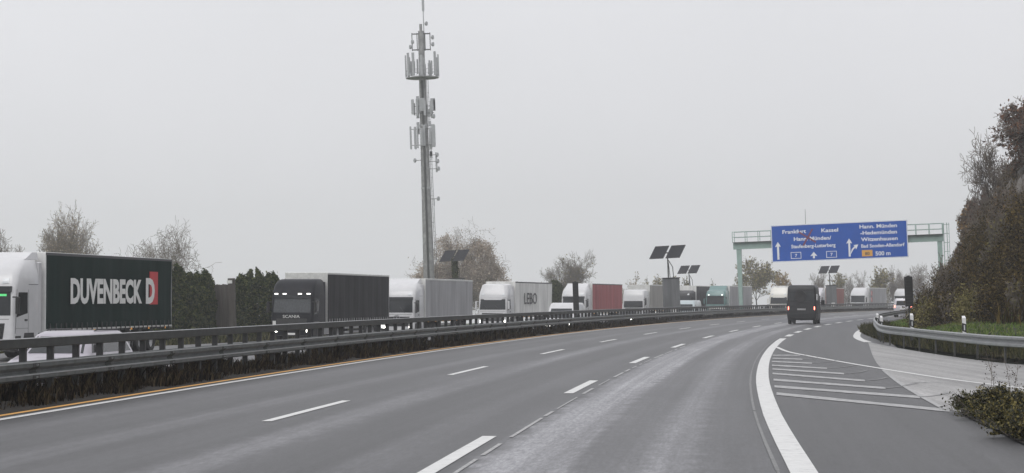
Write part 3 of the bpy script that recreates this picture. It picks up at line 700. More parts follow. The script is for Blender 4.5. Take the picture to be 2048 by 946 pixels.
        for k in range(7): yy = y0 - .8 - k * 2.0; MB().box(min(sd * (hw - .04), sd * (hw + .014)), max(sd * (hw - .04), sd * (hw + .014)), yy - .04, yy + .04, .985, 1.058).build('side_marker', 'amber', tr)
        MB().box(min(sd * (hw - .1), sd * (hw - .04)), max(sd * (hw - .1), sd * (hw - .04)), -10.4, -6.4, .45, .58).box(min(sd * (hw - .1), sd * (hw - .04)), max(sd * (hw - .1), sd * (hw - .04)), -10.4, -6.4, .72, .86).build('side_guard', 'rim', tr)
    if straps:
        for k in range(26): MB().box(-1.322, -1.26, -3.1 - k * .51, -3.16 - k * .51, .99, 1.34).build('curtain_strap', straps, tr)
    MB().cbox(-hw - .005, hw + .005, y1, y0 + .0, zt - .035, zt + .012, .01).build('roof', roof, tr)
    MB().box(-hw, hw, y0 - .045, y0 + .012, 1.0, zt - .01).build('front_wall', front_wall or 'lightc', tr)
    MB().box(-hw, hw, y1 - .012, y1 + .03, 1.0, zt - .01).build('rear_door', 'greyc', tr)
    MB().box(-1.2, 1.2, y1 - .02, y1 + .06, .45, .58).build('rear_bumper', 'darksteel', tr)
    return t, lf, body, tr
LEFTAX = ((0, -1, 0), (0, 0, 1), (-1, 0, 0)); FRONTAX = ((-1, 0, 0), (0, 0, 1), (0, 1, 0)); BACKAX = ((1, 0, 0), (0, 0, 1), (0, -1, 0))

# 1 green-curtain lorry at the left edge
t, lf, body, tr = truck(89, 'white-cabbed lorry with a dark green DUVENBECK curtain trailer', 'white', 'greenc', H=3.78, front_wall='roofw', yaw=-1.9, straps='chassis')
place(link('lettering', text_mesh('DUVENBECK', 7.6, .95, bold=.04), 'textwhite', tr), (-1.345, -4.95, 2.12), *LEFTAX)
MB().box(-1.344, -1.29, -14.45, -13.5, 2.02, 3.42).build('emblem_panel', 'red', tr)
place(link('lettering', text_mesh('D', 1.05, 1.02, bold=.05), 'textwhite', tr), (-1.350, -13.0, 2.12), *LEFTAX)
lf.patch('front', [(-.62, 2.36), (-.92, 2.36), (-.92, 2.44), (-.62, 2.44)], .02, nu=3, nv=1).build('lit_display', 'greenled', body)
# 2 black lorry
t, lf, body, tr = truck(654, 'black lorry with four roof marker lamps and a black curtain trailer', 'blackpaint', 'blackc', H=3.62, style='scania', deflector=False, front_wall='alu', straps='textgrey')
place(link('lettering', text_mesh('SCANIA', 1.0, .17, bold=.01), 'alu', body), (.5, .055, 1.42), *FRONTAX)
lf.patch('front', [(1.13, .95), (.93, .95), (.93, 1.25), (1.13, 1.25)], .02, nu=2, nv=1).build('plate', 'alu', body)
# 3 white lorry, grey curtain
t, lf, body, tr = truck(850, 'white lorry with a round star badge and a plain grey curtain trailer', 'white', 'greyc', H=3.74, straps='textdark')
def star(lf, body, zc, r):
    n = 24; mb = MB(); pts = [(r * math.cos(2 * math.pi * k / n), zc + r * math.sin(2 * math.pi * k / n)) for k in range(n + 1)]
    y = lf.yfront(0, zc) + .04
    mb.tube([(a, y, b) for a, b in pts], r * .12, 6)
    for k in range(3): a = math.pi / 2 + k * 2 * math.pi / 3; mb.tube([(0, y, zc), (r * math.cos(a), y, zc + r * math.sin(a))], [r * .14, r * .05], 6)
    mb.build('star_badge', 'rim', body)
star(lf, body, 1.28, .2)
# 4 white lorry with LEBO trailer
t, lf, body, tr = truck(1030, 'white lorry with a pale grey curtain trailer lettered LEBO', 'white', 'lightc', H=3.80, style='daf', deflector=False)
place(link('lettering', text_mesh('LEBO', 4.6, 1.0, bold=.005), 'textdark', tr), (-1.345, -5.6, 2.12), *LEFTAX)
for k in range(26): MB().box(-1.318, -1.28, -3.1 - k * .51, -3.22 - k * .51, 1.0, 1.28).build('curtain_strap', 'textdark', tr)
# 5 white lorry, red curtain
truck(1184, 'white lorry with a plain red curtain trailer, behind the white van', 'white', 'redc', H=3.74, roof='roofw')
# 6 white lorry, low cab
truck(1299, 'white low-roofed lorry with a taupe trailer beside the nearest solar cabinet', 'white', 'taupec', H=3.45, style='low', deflector=False, lit=False, front_wall='alu')
truck(1392, 'lorry with a dark grey trailer seen between the second solar station and the teal lorry', 'charcoal', 'darkc', H=3.4, lit=False, deflector=False)
# 7 teal lorry
truck(1459, 'teal lorry with a grey trailer seen behind the left gantry post', 'teal', 'greyc', H=3.5, style='teal', lit=False, o=-23.5)
# 8 cream lorry partly hidden by the motorhome
truck(1584, 'cream lorry half hidden behind the dark camper van', 'cream', 'lightc', H=3.78, style='daf', deflector=False, lit=False, o=-17.5)
# 9 red-brown trailer behind third solar cabinet
truck(1650, 'lorry with a rust-red box trailer behind the cabinet below the sign', 'silver', 'rust', H=3.6, lit=False, roof='rust', o=-24.5)
# 10 white lorry with round speed stickers
t, lf, body, tr = truck(1738, 'white lorry with two round speed stickers on its grey trailer', 'white', 'greyc', H=3.74, lit=False, o=-17.5)
for zc in (2.1, 3.1):
    n = 20; MB().prism([(.4 * math.cos(2 * math.pi * k / n), .4 * math.sin(2 * math.pi * k / n)) for k in range(n)], (-1.30, -4.2, zc), (0, -1, 0), (0, 0, 1), (-1, 0, 0), .045).build('speed_sticker', 'textwhite', tr)
    MB().tube([(-1.35, -4.2 - .36 * math.cos(2 * math.pi * k / n), zc + .36 * math.sin(2 * math.pi * k / n)) for k in range(n + 1)], .05, 5).build('sticker_ring', 'red', tr)
# 11 last white lorry
truck(1822, 'white lorry with a grey trailer seen behind the black roadside panel', 'white', 'greyc', H=3.74, lit=False, o=-17.5)

def car(px, o, z, label, paint, name='car', cat='car', kind='estate', facing=-1, lit=True, group=None, smm=None, lamps='lampw'):
    t = on_road(px, o, z, label, cat, name, facing, group, smm)
    if kind == 'estate':
        L, W, st = 4.7, .91, [(.22, -.1, -4.6, .84, .3, .25), (.45, .0, -4.68, .91, .35, .25), (.72, -.06, -4.7, .91, .4, .25), (.86, -.4, -4.68, .89, .5, .25), (.97, -1.05, -4.66, .86, .35, .25), (1.42, -1.75, -4.35, .70, .3, .25), (1.5, -2.1, -4.2, .62, .3, .25)]
        ws, sw = [(.72, 1.0), (-.72, 1.0), (-.6, 1.38), (.6, 1.38)], [(-1.45, 1.0), (-4.3, 1.0), (-4.05, 1.36), (-1.85, 1.36)]
        hl, gz, r, ax = (.60, .76), (.35, .55), .33, (-.9, -3.65)
    else:   # van
        L, W, st = 5.5, 1.0, [(.25, -.05, -5.4, .92, .25, .12), (.5, .0, -5.48, .99, .3, .12), (.95, -.05, -5.5, 1.0, .35, .12), (1.15, -.35, -5.5, 1.0, .4, .12), (1.3, -.75, -5.5, .99, .3, .12), (2.0, -1.45, -5.48, .92, .25, .12), (2.25, -1.75, -5.45, .86, .25, .15), (2.32, -2.1, -5.4, .78, .25, .15)]
        ws, sw = [(.80, 1.28), (-.80, 1.28), (-.72, 1.93), (.72, 1.93)], [(-1.25, 1.35), (-2.3, 1.35), (-2.3, 1.9), (-1.65, 1.9)]
        hl, gz, r, ax = (.72, .98), (.5, .72), .36, (-.95, -4.3)
    lf = Loft(st, .10); z0, z1 = st[0][0], st[-1][0]
    b = lf.body(sorted(set([round(q, 3) for q in np.linspace(z0, z1, 14)] + [q[0] for q in st]))).build('body', paint, t, smooth=True)
    lf.patch('front', ws, .008).build('windscreen', 'glass', b, smooth=True)
    for sd in (-1, 1):
        lf.patch('side', sw, .006, side=sd).build('side_window', 'glass', b, smooth=True)
        lf.patch('front', [(sd * W * .55, hl[0]), (sd * W * .9, hl[0] + .02), (sd * W * .92, hl[1]), (sd * W * .58, hl[1] - .03)], .012, nu=4, nv=2).build('headlight', lamps if lit else 'lamplens', b)
        MB().cbox(sd * (W + .12) - .1, sd * (W + .12) + .1, ws[0][1] * -1.35 - .10, ws[0][1] * -1.35 + .08, ws[0][1] + .02, ws[0][1] + .24, .04).build('mirror', 'black', b)
        lf.patch('back', [(sd * W * .72, .75), (sd * W * .9, .75), (sd * W * .88, 1.05), (sd * W * .72, 1.05)], .012, nu=2, nv=2).build('tail_light', 'tail', b)
        for a in ax: wheel(t, sd * (W - .1), a, r, .22, sd)
        lf.patch('side', [(-1.5, .72), (-L + .5, .72), (-L + .5, .74), (-1.5, .74)], .004, nv=1, side=sd).build('door_seam', 'black', b)
    if kind == 'estate':
        for sd in (-1, 1): MB().tube([(sd * .60, -2.2, 1.46), (sd * .60, -2.5, 1.53), (sd * .60, -4.0, 1.52), (sd * .60, -4.2, 1.46)], .02, 6).build('roof_rail', 'black', b)
    lf.patch('front', [(W * .5, gz[0]), (-W * .5, gz[0]), (-W * .52, gz[1]), (W * .52, gz[1])], .012).build('grille', 'black', b)
    lf.patch('front', [(.26, gz[0] - .12), (-.26, gz[0] - .12), (-.26, gz[0] - .02), (.26, gz[0] - .02)], .02, nu=2, nv=1).build('number_plate', 'textwhite', b)
    lf.patch('back', [(-W * .7, st[-1][0] * .68), (W * .7, st[-1][0] * .68), (W * .62, st[-1][0] * .88), (-W * .62, st[-1][0] * .88)], .008).build('rear_window', 'glass', b)
    return t, lf, b
GC = 'cars and vans on the oncoming carriageway'
car(70, -15.6, Z_OPP, 'pale lilac-silver estate car behind the guardrail beside the green trailer', 'lilac', lit=False, group=GC)
t, lf, b = car(1116, -16.6, Z_OPP, 'white panel van in front of the red curtain trailer', 'vanwhite', 'van', 'van', 'van', lit=True, group=GC)
MB().prism([(0, .12), (.08, 0), (0, -.12), (-.08, 0)], (0, lf.yfront(0, 1.14) + .004, 1.14), (1, 0, 0), (0, -.5, .86), (0, .86, .5), .02).build('diamond_badge', 'textdark', b)
car(1366, -17.2, Z_OPP, 'pale blue-grey van beside the nearest solar cabinet', 'bluegrey', 'van', 'van', 'van', lit=False, group=GC)
car(1248, -19.6, Z_OPP, 'dark car with bright headlights in front of the white low-roofed lorry', 'charcoal', lit=True, group=GC)
car(1640, -19.0, Z_OPP, 'pale car just right of the dark camper van, beyond the median', 'silver', lit=False, group=GC)

car(1536, -20.5, Z_OPP, 'dark car between the grey trailer and the cream lorry', 'charcoal', lit=False, group=GC)
car(1425, -16.5, Z_OPP, 'small pale car in front of the teal lorry', 'cream', lit=False, group=GC)
# silver van leaving by the merging lane, tail lights on (its rear faces the viewer)
sv = 200.0
t = thing('van', 'silver compact van with lit red tail lights on the right-hand lane', 'van', (*Cx(sv, 3.9), 0), -head(sv))
st = [(.25, 4.35, -.0, .82, .25, .15), (.5, 4.4, -.05, .9, .3, .15), (1.0, 4.2, -.05, .91, .35, .15), (1.1, 3.4, -.03, .90, .3, .15), (1.7, 2.6, .05, .80, .25, .15), (1.84, 2.3, .12, .72, .25, .2)]
lf = Loft(st, .1); b = lf.body([.25, .4, .5, .8, 1.0, 1.05, 1.1, 1.3, 1.5, 1.7, 1.78, 1.84]).build('body', 'silver', t, smooth=True)
lf.patch('back', [(-.66, 1.15), (.66, 1.15), (.6, 1.6), (-.6, 1.6)], .008).build('rear_window', 'glass', b)
lf.patch('back', [(-.3, .8), (.3, .8), (.3, .92), (-.3, .92)], .015, nu=2, nv=1).build('number_plate', 'textwhite', b)
lf.patch('back', [(-.8, .36), (.8, .36), (.8, .55), (-.8, .55)], .03).build('bumper', 'darksteel', b)
for sd in (-1, 1):
    lf.patch('back', [(sd * .74, .95), (sd * .86, .95), (sd * .84, 1.15), (sd * .74, 1.15)], .012, nu=2, nv=2).build('tail_light', 'brake', b)
    lf.patch('side', [(.2, 1.15), (3.1, 1.15), (2.7, 1.6), (.3, 1.6)], .006, side=sd).build('side_window', 'glass', b)
    MB().cbox(sd * 1.0 - .1, sd * 1.0 + .1, 2.9, 3.05, 1.1, 1.3, .03).build('mirror', 'black', b)
    for a in (.85, 3.5): wheel(t, sd * .8, a, .32, .2, sd)

# dark camper van ahead in the right lane
px_, py_ = 1603, 648.5
X, Y = gpt(px_, py_); s_, o_ = arc(X, Y)
t = thing('camper_van', 'dark charcoal camper van seen from behind in the right lane', 'camper van', (X, Y, 0), -head(s_))
st = [(.28, 5.9, .06, .96, .3, .06), (.45, 5.98, .0, 1.0, .35, .08), (1.1, 5.95, .0, 1.02, .35, .10), (1.35, 5.3, .0, 1.02, .3, .10), (2.1, 4.7, .03, 1.0, .3, .12), (2.62, 4.3, .08, .97, .3, .15), (2.74, 3.9, .16, .90, .3, .2), (2.78, 3.6, .28, .8, .3, .2)]
lf = Loft(st, .08); b = lf.body([.28, .45, .8, 1.1, 1.2, 1.35, 1.7, 2.1, 2.4, 2.62, 2.7, 2.74, 2.78]).build('body', 'charcoal', t, smooth=True)
lf.patch('back', [(-.008, .5), (.008, .5), (.008, 2.6), (-.008, 2.6)], .002, nu=1).build('door_gap', 'black', b)
lf.patch('back', [(-.3, 1.0), (.3, 1.0), (.3, 1.12), (-.3, 1.12)], .012, nu=2, nv=1).build('number_plate', 'textgrey', b)
lf.patch('back', [(-.97, .32), (.97, .32), (.97, .52), (-.97, .52)], .05).build('bumper', 'black', b)
n = 28; MB().prism([(.42 * math.cos(2 * math.pi * k / n), .42 * math.sin(2 * math.pi * k / n)) for k in range(n)], (-.08, .03, 2.0), (1, 0, 0), (0, 0, 1), (0, -1, 0), .12).build('round_wheel_cover', 'black', b)
for sd in (-1, 1):
    lf.patch('back', [(sd * .22, 1.62), (sd * .82, 1.62), (sd * .78, 2.3), (sd * .22, 2.3)], .004).build('rear_window', 'glass', b)
    lf.patch('back', [(sd * .88, 1.02), (sd * .95, 1.02), (sd * .945, 1.26), (sd * .88, 1.26)], .012, nu=2, nv=2).build('tail_light', 'brake', b)
    MB().cbox(sd * 1.24 - .13, sd * 1.24 + .13, 4.6, 4.78, 1.35, 1.72, .04).box(min(sd * .98, sd * 1.14), max(sd * .98, sd * 1.14), 4.66, 4.72, 1.48, 1.54).build('mirror', 'black', b)
    lf.patch('side', [(.6, 1.65), (2.0, 1.65), (2.0, 2.15), (.6, 2.15)], .008, side=sd).build('side_window', 'glass', b)
    lf.patch('side', [(.3, .62), (5.4, .62), (5.4, .70), (.3, .70)], .02, side=sd).build('side_moulding', 'black', b)
    for a in (.95, 4.95): wheel(t, sd * .88, a, .36, .24, sd)
MB().box(-.96, .96, .3, 5.6, .30, .42).build('underbody', 'chassis', t)

# ------------------------------------------------------------------ gantry and direction sign
YL = 204.0
PLx = (1483 - 1024) / F * YL; PL = Vector((PLx, YL, -.2)); aG = head(arc(PLx, YL)[0]); ux = Vector((math.cos(aG), -math.sin(aG)))
def dpx(px):
    k = (px - 1024) / F; return (k * PL.y - PL.x) / (ux.x - k * ux.y)
WG = dpx(1885)
gan = thing('sign_gantry', 'mint green steel gantry with railed walkway spanning the carriageway', 'gantry', PL, -aG, level=True)
HB0, HB1 = 7.05, 7.72
def taper_post(x):
    return MB().add([(x - .17, -.17, 0), (x + .17, -.17, 0), (x + .17, .17, 0), (x - .17, .17, 0), (x - .24, -.2, HB0 - .003), (x + .24, -.2, HB0 - .003), (x + .24, .2, HB0 - .003), (x - .24, .2, HB0 - .003)],
                    [(3, 2, 1, 0), (4, 5, 6, 7), (0, 1, 5, 4), (1, 2, 6, 5), (2, 3, 7, 6), (3, 0, 4, 7)])
for xg in (0.0, WG):
    pz = taper_post(xg); 
    if xg: pz.box(xg - .45, xg + .45, -.45, .45, -1.2, 0.05)
    else: pz.box(-.4, .4, -.4, .4, -.3, .05)
    pz.build('post', 'green_steel', gan)
MB().cbox(-.55, WG + .35, -.27, .27, HB0, HB1, .02).build('beam', 'green_steel', gan)
MB().box(-.55, WG + .35, -.62, .75, HB1 + .002, HB1 + .05).build('walkway', 'darksteel', gan)
for yy in (-.6, .72):
    rl = MB()
    for hz_ in (.55, 1.1): rl.tube([(-.55, yy, HB1 + hz_), (WG + .35, yy, HB1 + hz_)], .028, 6)
    rl.build('handrail', 'green_steel', gan)
    x = -.55
    while x < WG + .4: MB().box(x - .03, x + .03, yy - .03, yy + .03, HB1 + .05, HB1 + 1.1).build('railing_post', 'green_steel', gan); x += 1.31
lad = MB()
xl = WG + .12
for sx in (-.22, .22): lad.tube([(xl + .3, sx, .2), (xl + .3, sx, HB1 + 1.15)], .03, 6)
for k in range(28): lad.tube([(xl + .3, -.22, .4 + k * .29), (xl + .3, .22, .4 + k * .29)], .015, 5)
lad.build('ladder', 'green_steel', gan)
cg = MB()
for k in range(6):
    a = math.pi * (-.5 + k / 5.0); cg.tube([(xl + .3 + .55 * math.cos(a), .4 * math.sin(a), 2.4), (xl + .3 + .55 * math.cos(a), .4 * math.sin(a), HB1 + 1.15)], .02, 5)
for k in range(8):
    zz = 2.4 + k * .9; cg.tube([(xl + .3 + .55 * math.cos(math.pi * (-.5 + q / 8)), .4 * math.sin(math.pi * (-.5 + q / 8)), zz) for q in range(9)], .02, 5)
cg.build('ladder_cage', 'green_steel', gan)
d0, d1 = dpx(1546.5), dpx(1818.5); SW = d1 - d0; SHT = 3.72; SZ0 = 5.58
sg = thing('direction_sign', 'large blue motorway direction sign with white place names, hung on the gantry', 'sign',
           (PL.x + ux.x * d0, PL.y + ux.y * d0, PL.z + SZ0 + d0 * math.tan(BANK)), -aG, level=True)
YS = -.80
pan = MB().cbox(0, SW, YS, YS + .12, 0, SHT, .02).build('sign_panel', 'signblue', sg)
fr = MB(); bw = .085
for x0, x1, z0, z1 in ((0, SW, 0, bw), (0, SW, SHT - bw, SHT), (0, bw, bw, SHT - bw), (SW - bw, SW, bw, SHT - bw)): fr.box(x0 + .01, x1 - .01, YS - .012, YS + .004, z0 + .01, z1 - .01)
fr.build('sign_border', 'signwhite', sg)
for x in (SW * .1, SW * .35, SW * .65, SW * .9): MB().box(x - .06, x + .06, YS + .125, -.28, .3, SHT - .3).build('bracket', 'darksteel', sg)
def sgt(txt, u0, u1, v, h, m='signwhite', bold=.022, nm='lettering', y=YS - .002):
    place(link(nm, text_mesh(txt, (u1 - u0) * SW, h, .012, bold), m, sg), (u0 * SW, y, v * SHT), (1, 0, 0), (0, 0, 1), (0, -1, 0))
sgt('Frankfurt', .085, .26, .765, .38); sgt('Kassel', .373, .497, .765, .38)
sgt('Hann. Münden/', .168, .444, .56, .38); sgt('Staufenberg-Lutterberg', .147, .473, .362, .36)
sgt('Hann. Münden', .654, .926, .82, .38); sgt('-Hedemünden', .658, .924, .65, .38)
sgt('Witzenhausen', .661, .927, .475, .38); sgt('Bad Sooden-Allendorf', .661, .975, .30, .35); sgt('500 m', .762, .871, .077, .42)
def spoly(pts, nm='arrow', m='signwhite', y=YS - .001, dd=.012): MB().prism([(u * SW, v * SHT) for u, v in pts][::-1], (0, y, 0), (1, 0, 0), (0, 0, 1), (0, -1, 0), dd).build(nm, m, sg)
def up_arrow(u, v0, v1, hw, sw, hh, nm='arrow'): spoly([(u - sw, v0), (u + sw, v0), (u + sw, v1 - hh), (u + hw, v1 - hh * 1.1), (u, v1), (u - hw, v1 - hh * 1.1), (u - sw, v1 - hh)], nm)
up_arrow(.048, .067, .55, .022, .0075, .125); up_arrow(.311, .068, .242, .026, .0075, .105)
up_arrow(.574, .075, .566, .022, .007, .125)
spoly([(.582, .17), (.582, .13), (.60, .25), (.617, .31), (.623, .26), (.640, .395), (.604, .38), (.611, .35), (.592, .28)], 'branch_arrow')
for u0, v0 in ((.141, .075), (.403, .066)):
    u1, v1 = u0 + .077, v0 + .178; b = .004; bv = b * SW / SHT
    fr = MB()
    for a in ((u0, u1, v0, v0 + bv), (u0, u1, v1 - bv, v1), (u0, u0 + b, v0 + bv, v1 - bv), (u1 - b, u1, v0 + bv, v1 - bv)): fr.box(a[0] * SW, a[1] * SW, YS - .013, YS - .001, a[2] * SHT, a[3] * SHT)
    fr.build('route_shield', 'signwhite', sg); sgt('7', u0 + .031, u0 + .047, v0 + .05, .30, nm='route_number')
MB().box(.664 * SW, .741 * SW, YS - .012, YS - .001, .065 * SHT, .235 * SHT).build('route_plate', 'signorange', sg)
sgt('80', .686, .72, .10, .30, 'textdark', nm='route_number', y=YS - .014)
for (a, b_) in (((.208, .79), (.33, .50)), ((.308, .865), (.235, .42))):
    p, q = Vector((a[0] * SW, a[1] * SHT)), Vector((b_[0] * SW, b_[1] * SHT)); d = (q - p).normalized() * .075; nrm = Vector((-d.y, d.x))
    MB().prism([tuple(p + nrm), tuple(p - nrm), tuple(q - nrm), tuple(q + nrm)], (0, YS - .018 - (.004 if a[0] > .25 else 0), 0), (1, 0, 0), (0, 0, 1), (0, -1, 0), .003).build('red_cross_strip', 'signred', sg)
MB().tube([(.258 * SW, YS + .2, SHT - .4), (.258 * SW, YS + .2, SHT + 1.5)], .02, 6).build('lightning_rod', 'darksteel', sg)

# ------------------------------------------------------------------ roadside equipment
def road_panel(px, top, bot, wpx, Y, label, base):
    sc_ = F / Y; p = at(px, bot, Y); wd = wpx / sc_; h = (bot - top) / sc_
    t = thing('roadside_panel', label, 'panel', (p.x, Y, base), 0, 'narrow dark panels on posts', level=True)
    zb = p.z - base
    MB().cbox(-wd / 2, wd / 2, -.06, .06, zb, zb + h, .015).build('panel', 'black', t)
    for k in range(9): zz = zb + .06 + k * (h - .12) / 9; MB().box(-wd / 2 + .03, wd / 2 - .03, -.075, -.058, zz, zz + .05).build('louvre', 'chassis', t)
    MB().tube([(0, .0, 0), (0, .0, zb)], .035, 8).build('post', 'darksteel', t)
    MB().cbox(-.06, .06, -.05, .05, zb + h, zb + h + .04, .01).build('cap', 'darksteel', t)
road_panel(1821.5, 553, 613, 16, 77.5, 'narrow black panel on a post behind the right-hand crash barrier', ground_h(*gpt(1824, 690)))
xm, ym = Cx(s_at(1154, O_RAIL - .35), O_RAIL - .35)
road_panel(1154, 564, 622, 11.5, ym, 'narrow black panel rising from the median in front of the white van', 0.0)

def delineator(px, top, Y, base_z, label):
    p = at(px, top, Y); t = thing('delineator_post', label, 'delineator post', (p.x, Y, base_z), 0, 'black and white delineator posts', level=True)
    h = p.z - base_z
    MB().box(-.03, .03, .0, .03, -.45, .01).build('bracket', 'railpost', t)
    MB().add([(-.06, -.04, 0), (.06, -.04, 0), (.05, .05, 0), (-.05, .05, 0), (-.06, -.04, h - .04), (.06, -.04, h - .04), (.05, .05, h + .03), (-.05, .05, h + .03)],
             [(3, 2, 1, 0), (4, 5, 6, 7), (0, 1, 5, 4), (1, 2, 6, 5), (2, 3, 7, 6), (3, 0, 4, 7)]).build('post', 'postwhite', t)
    MB().add([(-.063, -.044, h - .46), (.063, -.044, h - .52), (.063, -.044, h - .24), (-.063, -.044, h - .20), (-.063, .054, h - .46), (.063, .054, h - .52), (.063, .054, h - .24), (-.063, .054, h - .20)],
             [(0, 1, 2, 3), (5, 4, 7, 6), (1, 0, 4, 5), (2, 1, 5, 6), (3, 2, 6, 7), (0, 3, 7, 4)]).build('black_band', 'black', t)
    MB().box(-.02, .02, -.05, -.043, h - .44, h - .27).build('reflector', 'lamplens', t)
delineator(1824, 628.5, 76.3, 0.68, 'delineator post directly below the narrow black panel')
delineator(1928.5, 633.5, 65.0, 0.70, 'nearest, rightmost delineator post on the crash barrier')
delineator(1763, 633, 88.0, 0.66, 'delineator post where the crash barrier begins to bend')
delineator(1755, 628, 108.0, 0.62, 'farthest, leftmost delineator post on the right-hand crash barrier')

def solar(px, Y, top, label, s_scale=1.0, box=True, ivy=False):
    p = at(px, top, Y); base = ground_h(p.x, Y) - .02
    t = thing('solar_station', label, 'solar station', (p.x, Y, base), 0, 'solar-powered roadside stations', level=True)
    h = p.z - base; k = s_scale
    MB().cbox(-.70 * k, .70 * k, -.6, .6, 0, h - .08, .03).build('cabinet', 'cabinet', t)
    MB().cbox(-.76 * k, .76 * k, -.66, .66, h - .078, h, .02).build('lid', 'darksteel', t)
    MB().box(-.5 * k, .0, -.64, -.602, .4, h - .4).build('cabinet_door', 'cabinet', t)
    MB().box(-.15 * k, .38 * k, -.70, -.66, 1.1, 1.75).box(.0, .1, -.66, -.60, 1.2, 1.3).build('info_plate', 'lightc', t)
    MB().tube([(-.2 * k, 0, h), (-.2 * k, 0, h + 2.0)], .055, 8).tube([(.25 * k, 0, h), (.2 * k, 0, h + .9), (-.15 * k, 0, h + 1.5)], .035, 6).tube([(-.05, 0, h), (-.15, 0, h + 1.3)], .03, 6).build('mast', 'darksteel', t)
    al, be = math.radians(-40), math.radians(48); e1 = Vector((math.cos(al), math.sin(al), 0)); e2 = Vector((-math.sin(al) * math.cos(be), math.cos(al) * math.cos(be), math.sin(be))); nn = e1.cross(e2)
    c0 = Vector((-.2 * k, 0, h + 2.2))
    MB().tube([c0 - e1 * 1.5 * k + nn * -.09, c0 + e1 * 1.5 * k + nn * -.09], .05, 6).tube([c0 - Vector((0, 0, .3)), c0 - nn * .09], .05, 6).build('cross_arm', 'darksteel', t)
    for dx in (-.86, .86):
        q = MB().box(-.73 * k, .73 * k, -.72 * k, .72 * k, -.02, .02).build('solar_panel', 'panel', t)
        place(q, c0 + e1 * dx * k, e1, e2, nn)
        fr_ = MB()
        for a in ((-.74, .74, -.73, -.69), (-.74, .74, .69, .73), (-.74, -.70, -.69, .69), (.70, .74, -.69, .69)): fr_.box(a[0] * k, a[1] * k, a[2] * k, a[3] * k, .021, .03)
        fr_.build('panel_frame', 'darksteel', q)
    return t, h
solar(1345, 172, 555, 'nearest solar station: grey cabinet in the median with two tilted panels')
solar(1384, 258, 573, 'smaller solar station behind the pale blue-grey van', .95)
solar(1664, 284, 570, 'solar station standing below the blue direction sign', .95)
ts_, hs_ = solar(918, 196, 556, 'ivy-grown solar station in front of the big brown tree', 1.0)

# ------------------------------------------------------------------ telecom mast
YM = 276.0; SM = F / YM
pb = at(861.5, 600, YM); bz = ground_h(pb.x, YM)
mast = thing('telecom_mast', 'tall concrete telecom mast with antenna rings rising behind the lorries', 'mast', (pb.x, YM, bz), 0, level=True)
def mh(py): return (YH - py) / SM + HC - bz
r0, r1, ht = .86, .40, mh(60)
def rad(z): return r0 + (r1 - r0) * z / ht
mb = MB(); mb.tube([(0, 0, ht * k / 12) for k in range(13)], [rad(ht * k / 12) for k in range(13)], 20); mb.build('shaft', 'concrete', mast, smooth=True)
for zz in (mh(376), mh(250), mh(150)): MB().tube([(0, 0, zz - .1), (0, 0, zz + .1)], rad(zz) + .05, 20).build('joint_ring', 'antenna', mast)
MB().tube([(0, 0, ht - .5), (0, 0, mh(46))], .2, 10).build('top_pole', 'concrete', mast)
MB().tube([(.42, 0, mh(100)), (.42, 0, mh(20))], .07, 6).tube([(.42, 0, mh(20)), (.42, 0, mh(-55))], .17, 8).build('whip_antenna', 'antenna', mast)
ladm = MB()
for dx in (.16, .36): ladm.tube([(rad(0) + dx, -.2, 2.5), (rad(ht) + dx, -.2, mh(152))], .035, 5)
for k in range(48):
    zz = 3 + k * .62
    if zz < mh(154): ladm.tube([(rad(zz) + .16, -.2, zz), (rad(zz) + .36, -.2, zz)], .02, 4)
    if k % 6 == 0: ladm.tube([(rad(zz) - .1, -.2, zz), (rad(zz) + .2, -.2, zz)], .03, 4)
ladm.build('ladder', 'darksteel', mast)
zp = mh(154)
pl = MB(); n = 20; ro = 2.3
pl.tube([(0, 0, zp - .08), (0, 0, zp)], ro, n); pl.build('platform', 'concrete', mast)
rg_ = MB(); 
for zz in (.5, 1.0): rg_.tube([(ro * math.cos(2 * math.pi * k / n), ro * math.sin(2 * math.pi * k / n), zp + zz) for k in range(n + 1)], .03, 5)
for k in range(n // 2): a = 2 * math.pi * k / (n // 2); rg_.tube([(ro * math.cos(a), ro * math.sin(a), zp), (ro * math.cos(a), ro * math.sin(a), zp + 1)], .025, 4)
rg_.build('railing', 'antenna', mast)
def panel_ant(x, y, z0, z1, wd=.34, dp=.18, ang=0.0):
    m_ = MB().cbox(-wd / 2, wd / 2, -dp / 2, dp / 2, z0, z1, .03).build('panel_antenna', 'antenna', mast)
    m_.matrix_basis = Matrix.Translation((x, y, 0)) @ Matrix.Rotation(ang, 4, 'Z'); return m_
def bracket(pts, r=.04): MB().tube(pts, r, 5).build('bracket', 'darksteel', mast)
def dish(x, y, z, r=.3, dx=1):
    MB().tube([(x, y, z), (x + dx * .12, y - .06, z), (x + dx * .3, y - .14, z)], [r * .35, r, r], 12).build('dish', 'antenna', mast, smooth=True)
for a, zt_ in ((180, 108), (150, 112), (215, 105), (0, 108), (30, 112), (-35, 104), (90, 110), (270, 112), (240, 106)):
    ar = math.radians(a); x, y = 2.25 * math.cos(ar), 2.25 * math.sin(ar); panel_ant(x, y, mh(152), mh(zt_), .36, .2, ar + math.pi / 2)
for py0, py1, offs in ((100, 64, 1.25),):
    fr_ = MB()
    for x in (-offs, -.55, .55, offs): fr_.tube([(x, -.2, mh(py0)), (x, -.2, mh(py1))], .06, 5)
    for py in (py0 - 2, py1 + 2): fr_.tube([(-offs, -.2, mh(py)), (offs, -.2, mh(py))], .09, 5)
    fr_.build('top_frame', 'darksteel', mast)
for x, py, d in ((-1.0, 82, -1), (-1.3, 92, -1), (1.4, 74, 1), (1.4, 88, 1), (.6, 46, 1)): dish(x, -.25, mh(py), .3, d)
